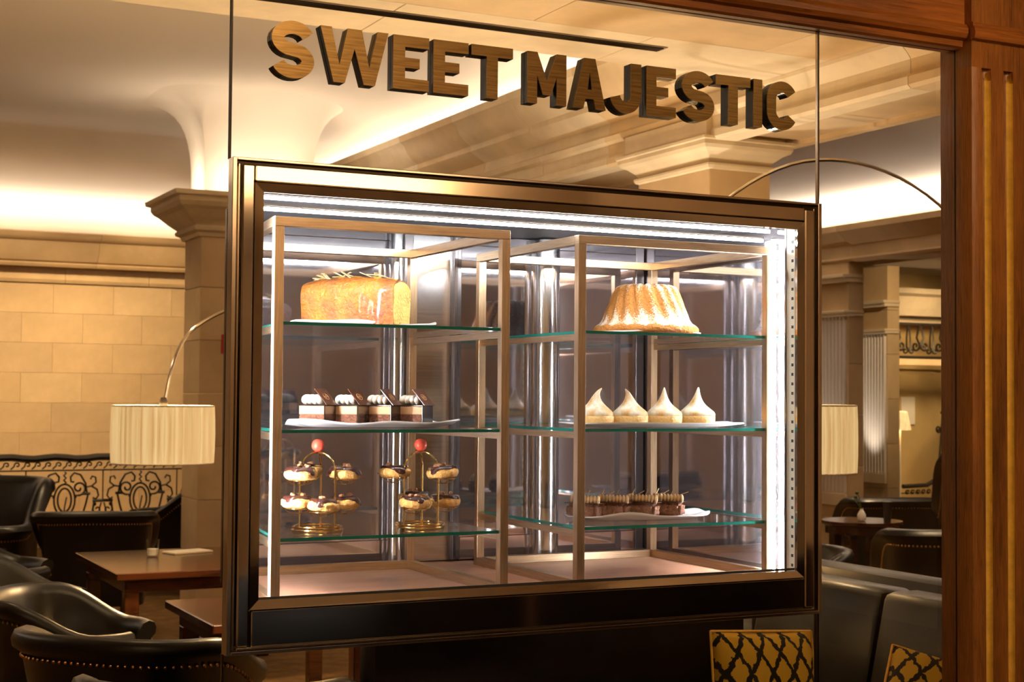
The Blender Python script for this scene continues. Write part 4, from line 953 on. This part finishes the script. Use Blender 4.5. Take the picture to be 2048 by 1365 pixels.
for i, (dx, dz) in enumerate(((-.07, .14), (-.03, .18), (-.05, .10))):
    st_ = MB().tube([(0, 0, .07), (dx*.4, .01*i, .07 + dz*.45), (dx*.7, .02*i, .07 + dz*.6)], .0025, 5).local('sprig', 'green', vs); MB().ball((dx*.7, .02*i, .07 + dz*.6), .012, 8, 6).local('blossom', 'green', st_, True)
cupp = thing('tall_cup', 'tall dark cup standing on the round table', 'cup', (5.50, 4.34, .721)); MB().lathe([(.022, 0), (.030, .12), (.028, .12), (.020, .01)], 18, cap=False).local('cup_body', 'iron', cupp, True); MB().lathe([(.030, .118), (.032, .124), (.002, .13)], 18).local('lid', 'leather_grey', cupp, True)

# --- sofa along the right, with a second seat under the case
so = thing('leather_sofa', 'large dark leather sofa with a tall back, right of the case', 'sofa', (2.75, .95, 0))
def slab(name, x0, x1, y0, y1, z0, z1, mat, parent, r=.04, ofs=0.0):
    m_ = MB().box((x0, y0, z0), (x1, y1, z1), r)
    if ofs: m_.v = [(x + ofs*(z - z0)/(z1 - z0), y, z) for x, y, z in m_.v]
    return m_.build(name, mat, parent, True)
slab('back_cushion', 2.52, 2.68, .30, 1.02, .38, .83, 'leather', so, .03, .10); slab('back_cushion', 2.52, 2.68, 1.022, 1.72, .38, .83, 'leather', so, .03, .10)
slab('back_frame', 2.76, 2.90, .25, 1.80, .10, .86, 'leather', so, .05, .05)
slab('seat_cushion', 2.05, 2.51, .30, .97, .26, .42, 'leather', so, .04); slab('seat_cushion', 2.05, 2.51, .98, 1.72, .26, .42, 'leather', so, .04)
slab('base', 2.08, 2.75, .28, 1.74, .06, .25, 'leather', so, .02)
for x, y in ((2.12, .32), (2.12, 1.66), (2.70, .32), (2.70, 1.66)): MB().lathe([(.02, 0), (.025, .06)], 10, (x, y, 0)).build('foot', 'mahogany', so)
ac = thing('leather_settee', 'black leather settee in shadow below the display case', 'settee', (1.37, .95, 0))
slab('back', .72, 2.046, 1.00, 1.15, .15, .84, 'leather', ac, .05); slab('seat_cushion', .74, 2.045, .46, .985, .25, .41, 'leather', ac, .04); slab('base', .74, 2.04, .48, 1.0, .06, .245, 'leather', ac, .02)
for x in (.80, 1.96):
    for y in (.52, 1.08): MB().lathe([(.02, 0), (.025, .06)], 10, (x, y, 0)).build('foot', 'mahogany', ac)
dup(ac, (1.15, -2.15, 0), PI, 'unseen black leather settee added on the viewer side to darken the lower bronze rail', scale=(1.1, 1, 1))  # both copies are added out of view to darken the rail's reflection
dup(ac, (2.75, -2.35, 0), PI, 'unseen black leather settee added to darken the bronze rail, nearer the oak pilaster', scale=(1.1, 1, 1))
def cushion(loc, rot, label, sz=.44):
    t_ = thing('lattice_cushion', label, 'cushion', loc, 0, 'mustard cushions with black lattice'); t_.rotation_euler = rot; n = 16; f = []; b = []
    for i in range(n+1):
        ra = []; rb = []
        for j in range(n+1):
            u, v = -1 + 2*i/n, -1 + 2*j/n; th_ = .075*((1 - abs(u)**2.6)*(1 - abs(v)**2.6))**.55; pin = 1 - .05*(1-abs(u)**2)*(abs(v)**4) ; pin2 = 1 - .05*(1-abs(v)**2)*(abs(u)**4)
            ra.append((sz/2*u*pin2, -th_, sz/2*(v*pin + 1))); rb.append((sz/2*u*pin2, th_, sz/2*(v*pin + 1)))
        f.append(ra); b.append(rb)
    MB().grid(f).grid(b).local('cover', 'lattice_cloth', t_, True, 80)
    edge = [(-sz/2*.99, 0, sz/2*(1+v)) for v in (-.98, -.5, 0, .5, .98)] + [(sz/2*u, 0, sz*.99) for u in (-.98, 0, .98)] + [(sz/2*.99, 0, sz/2*(1+v)) for v in (.98, .5, 0, -.5, -.98)]
    MB().tube(edge, .004, 5).local('piping', 'gold_light_piping', t_, True)
    return t_
cushion((1.905, .70, .412), (math.radians(-12), math.radians(3), math.radians(-4)), 'mustard cushion with black lattice standing upright below the case', .37)
cushion((2.30, .42, .424), (math.radians(-46), math.radians(16), math.radians(-38)), 'mustard cushion with black lattice slumped on the sofa near the pilaster', .36)

# --- wrought-iron railing in front of the far wall
rl = thing('iron_railing', 'black wrought-iron scroll railing in front of the pale stone wall', 'railing', (1.5, 12.0, .2))
RYY = 12.0
def spiral(c, r0, turns, a0, sgn=1, n=22, shrink=.82):
    out = []
    for i in range(n+1):
        u = i/n; a = a0 + sgn*turns*2*PI*u; r = r0*(1 - shrink*u); out.append((c[0] + r*math.cos(a), RYY, c[1] + r*math.sin(a)))
    return out
def iron(name, pts, r=.008, k=5): return MB().tube(pts, r*1.3, k).build(name, 'iron', rl, True)
MB().tube([(-.2 + .1*i, RYY, .852 + .010*math.sin(i*1.4)) for i in range(45)], .036, 8).build('handrail', 'iron', rl, True)
MB().box((-.2, RYY - .008, .724), (4.2, RYY + .008, .738)).build('rail_bar', 'iron', rl); MB().box((-.2, RYY - .012, .205), (4.2, RYY + .012, .22)).build('rail_bar', 'iron', rl)
for i in range(30):
    x = .55 + .098*i
    if x > 3.3: break
    iron('frieze_scroll', [(x - .05, RYY, .745)] + spiral((x + .012, .786), .030, 1.0, math.radians(200), -1, 14), .0055, 4)
P_ = .735
for m_i in range(4):
    x = 1.10 - .04 + P_*m_i - P_*.5
    xc = x + P_*.5
    for rr_, rz in ((.10, .155), (.065, .115)): iron('oval', [(xc + rr_*math.cos(2*PI*j/24), RYY, .44 + rz*math.sin(2*PI*j/24)) for j in range(25)], .008)
    iron('flame', [(xc + .012*math.sin(j*1.6), RYY, .60 + .0115*j) for j in range(11)], .006); iron('flame', [(xc, RYY, .225), (xc, RYY, .36), (xc + .02, RYY, .47)], .006)
    for s_ in (-1, 1):
        def mx(pts): return [(xc + s_*(p[0]), p[1], p[2]) for p in pts]
        iron('scroll', mx([(.11, RYY, .46)] + spiral((.135, .555), .075, 1.35, math.radians(250), 1, 26)), .008)
        iron('scroll', mx([(.215, RYY, .50), (.20, RYY, .60), (.15, RYY, .685), (.09, RYY, .705), (.055, RYY, .665), (.06, RYY, .62), (.09, RYY, .615)]), .008)
        iron('scroll', mx([(.205, RYY, .565), (.26, RYY, .575), (.30, RYY, .61), (.295, RYY, .66), (.26, RYY, .67), (.245, RYY, .64)]), .007)
        iron('scroll', mx([(.26, RYY, .57), (.31, RYY, .54), (.325, RYY, .48), (.30, RYY, .445), (.27, RYY, .46)]), .007)
        iron('bar', mx([(.17, RYY, .50), (.245, RYY, .50)]), .011); iron('bar', mx([(.27, RYY, .43), (.3675, RYY, .43)]), .012)
        iron('upright', mx([(.225, RYY, .49), (.20, RYY, .38), (.155, RYY, .225)]), .008); iron('upright', mx([(.285, RYY, .42), (.255, RYY, .225)]), .008)
        iron('scroll', mx([(.30, RYY, .41)] + spiral((.315, .345), .048, 1.2, math.radians(110), 1, 20)), .007)
        iron('scroll', mx([(.355, RYY, .41)] + spiral((.305, .268), .042, 1.1, math.radians(60), -1, 20)), .006)
        iron('post', mx([(.3675, RYY, .43), (.3675, RYY, .73)]), .005)

# --- far right: door, stair railing, balcony railing, floor lamp
dr = struct(MB().box((12.74, 12.9, 0.0), (13.75, 12.98, 1.98)).build('door_1', 'door_paint'))
struct(MB().box((8.2, 12.92, 0), (16.8, 13.1, 3.3)).build('wall_right', 'door_paint'))
for lo, hi in (((12.66, 12.84, 0), (12.74, 12.98, 1.90)), ((12.66, 12.84, 1.90), (13.8, 12.98, 1.98))): MB().box(lo, hi, .005).build('door_frame', 'door_paint', dr)
MB().box((12.86, 12.88, .2), (13.7, 12.90, 1.84), .01).build('door_panel', 'door_paint', dr)
tag(MB().box((13.08, 12.86, 1.14), (13.32, 12.878, 1.52), .002).build('paper_notice', 'white_paint', org=(13.2, 12.87, 1.3)), 'blank white notice fixed to the ochre door', 'notice')
fl = thing('floor_lamp', 'small lit floor lamp with a tapered cream shade by the door', 'lamp', (12.30, 12.0, 0))
MB().lathe([(.145, 1.09), (.095, 1.33)], 28, cap=False).local('lamp_shade', 'shade', fl, True); MB().tube([(0, 0, .02), (0, 0, 1.2)], .012, 8).local('pole', 'white_paint', fl); MB().lathe([(.12, 0), (.12, .02), (.02, .03)], 20).local('base', 'iron', fl, True)
point('lamp_bulb', (12.30, 12.0, 1.2), 14, WARM, .05)
RYY = 12.2
struct(MB().box((11.6, 12.15, 1.94), (16.8, 12.28, 2.02)).build('trim_10', 'limestone_b'))
br = thing('balcony_railing', 'black scrollwork balcony railing high at the far right', 'railing', (13.1, 12.2, 2.05)); rl = br
MB().box((12.2, 12.18, 2.02), (14.2, 12.22, 2.06)).build('rail_bar', 'iron', br); MB().box((12.2, 12.18, 2.47), (14.2, 12.22, 2.50)).build('rail_bar', 'iron', br)
MB().box((13.24, 12.17, 1.74), (13.29, 12.22, 2.5)).build('newel', 'iron', br)
for i in range(4):
    xc = 12.42 + .40*i
    for s_ in (-1, 1):
        def mx(pts): return [(xc + s_*p[0], p[1], p[2]) for p in pts]
        iron('scroll', mx([(.02, RYY, 2.46), (.06, RYY, 2.30)] + spiral((.075, 2.19), .07, 1.2, math.radians(160), 1, 20)), .011); iron('scroll', mx([(.19, RYY, 2.46), (.17, RYY, 2.3)] + spiral((.145, 2.13), .05, 1.1, math.radians(60), -1, 18)), .009)
sr = thing('stair_railing', 'black wrought-iron stair railing rising beside the ochre door', 'railing', (13.1, 12.0, 0)); rl = sr; RYY = 12.0
MB().tube([(12.35, 12.0, .36), (12.75, 12.0, .37), (12.86, 12.0, .42)], .03, 6).build('handrail', 'iron', sr, True)
MB().tube([(12.84, 12.0, .20), (12.97, 12.0, .75), (13.02, 12.0, 1.26), (13.04, 12.0, 1.33)], .014, 6).build('newel', 'iron', sr, True)
MB().tube([(13.02, 12.0, 1.30), (13.12, 12.0, 1.42), (13.30, 12.0, 1.60), (13.9, 12.0, 2.1)], .035, 8).build('handrail', 'iron', sr, True)
for i, (x, z, r) in enumerate(((12.95, 1.10, .05), (13.12, 1.12, .06), (13.18, .88, .06), (12.93, .40, .06), (13.1, .42, .07), (13.22, .62, .07), (13.28, 1.3, .06))):
    iron('scroll', spiral((x, z), r, 1.4, i*1.3, 1 if i % 2 else -1, 22), .010)
for x in (13.06, 13.2, 13.34): iron('baluster', [(x, RYY, .1), (x, RYY, 1.3 + (x - 13.04))], .010)
for i in range(5): iron('scroll', spiral((12.42 + .09*i, .28), .035, 1.0, .5, 1, 12), .008)
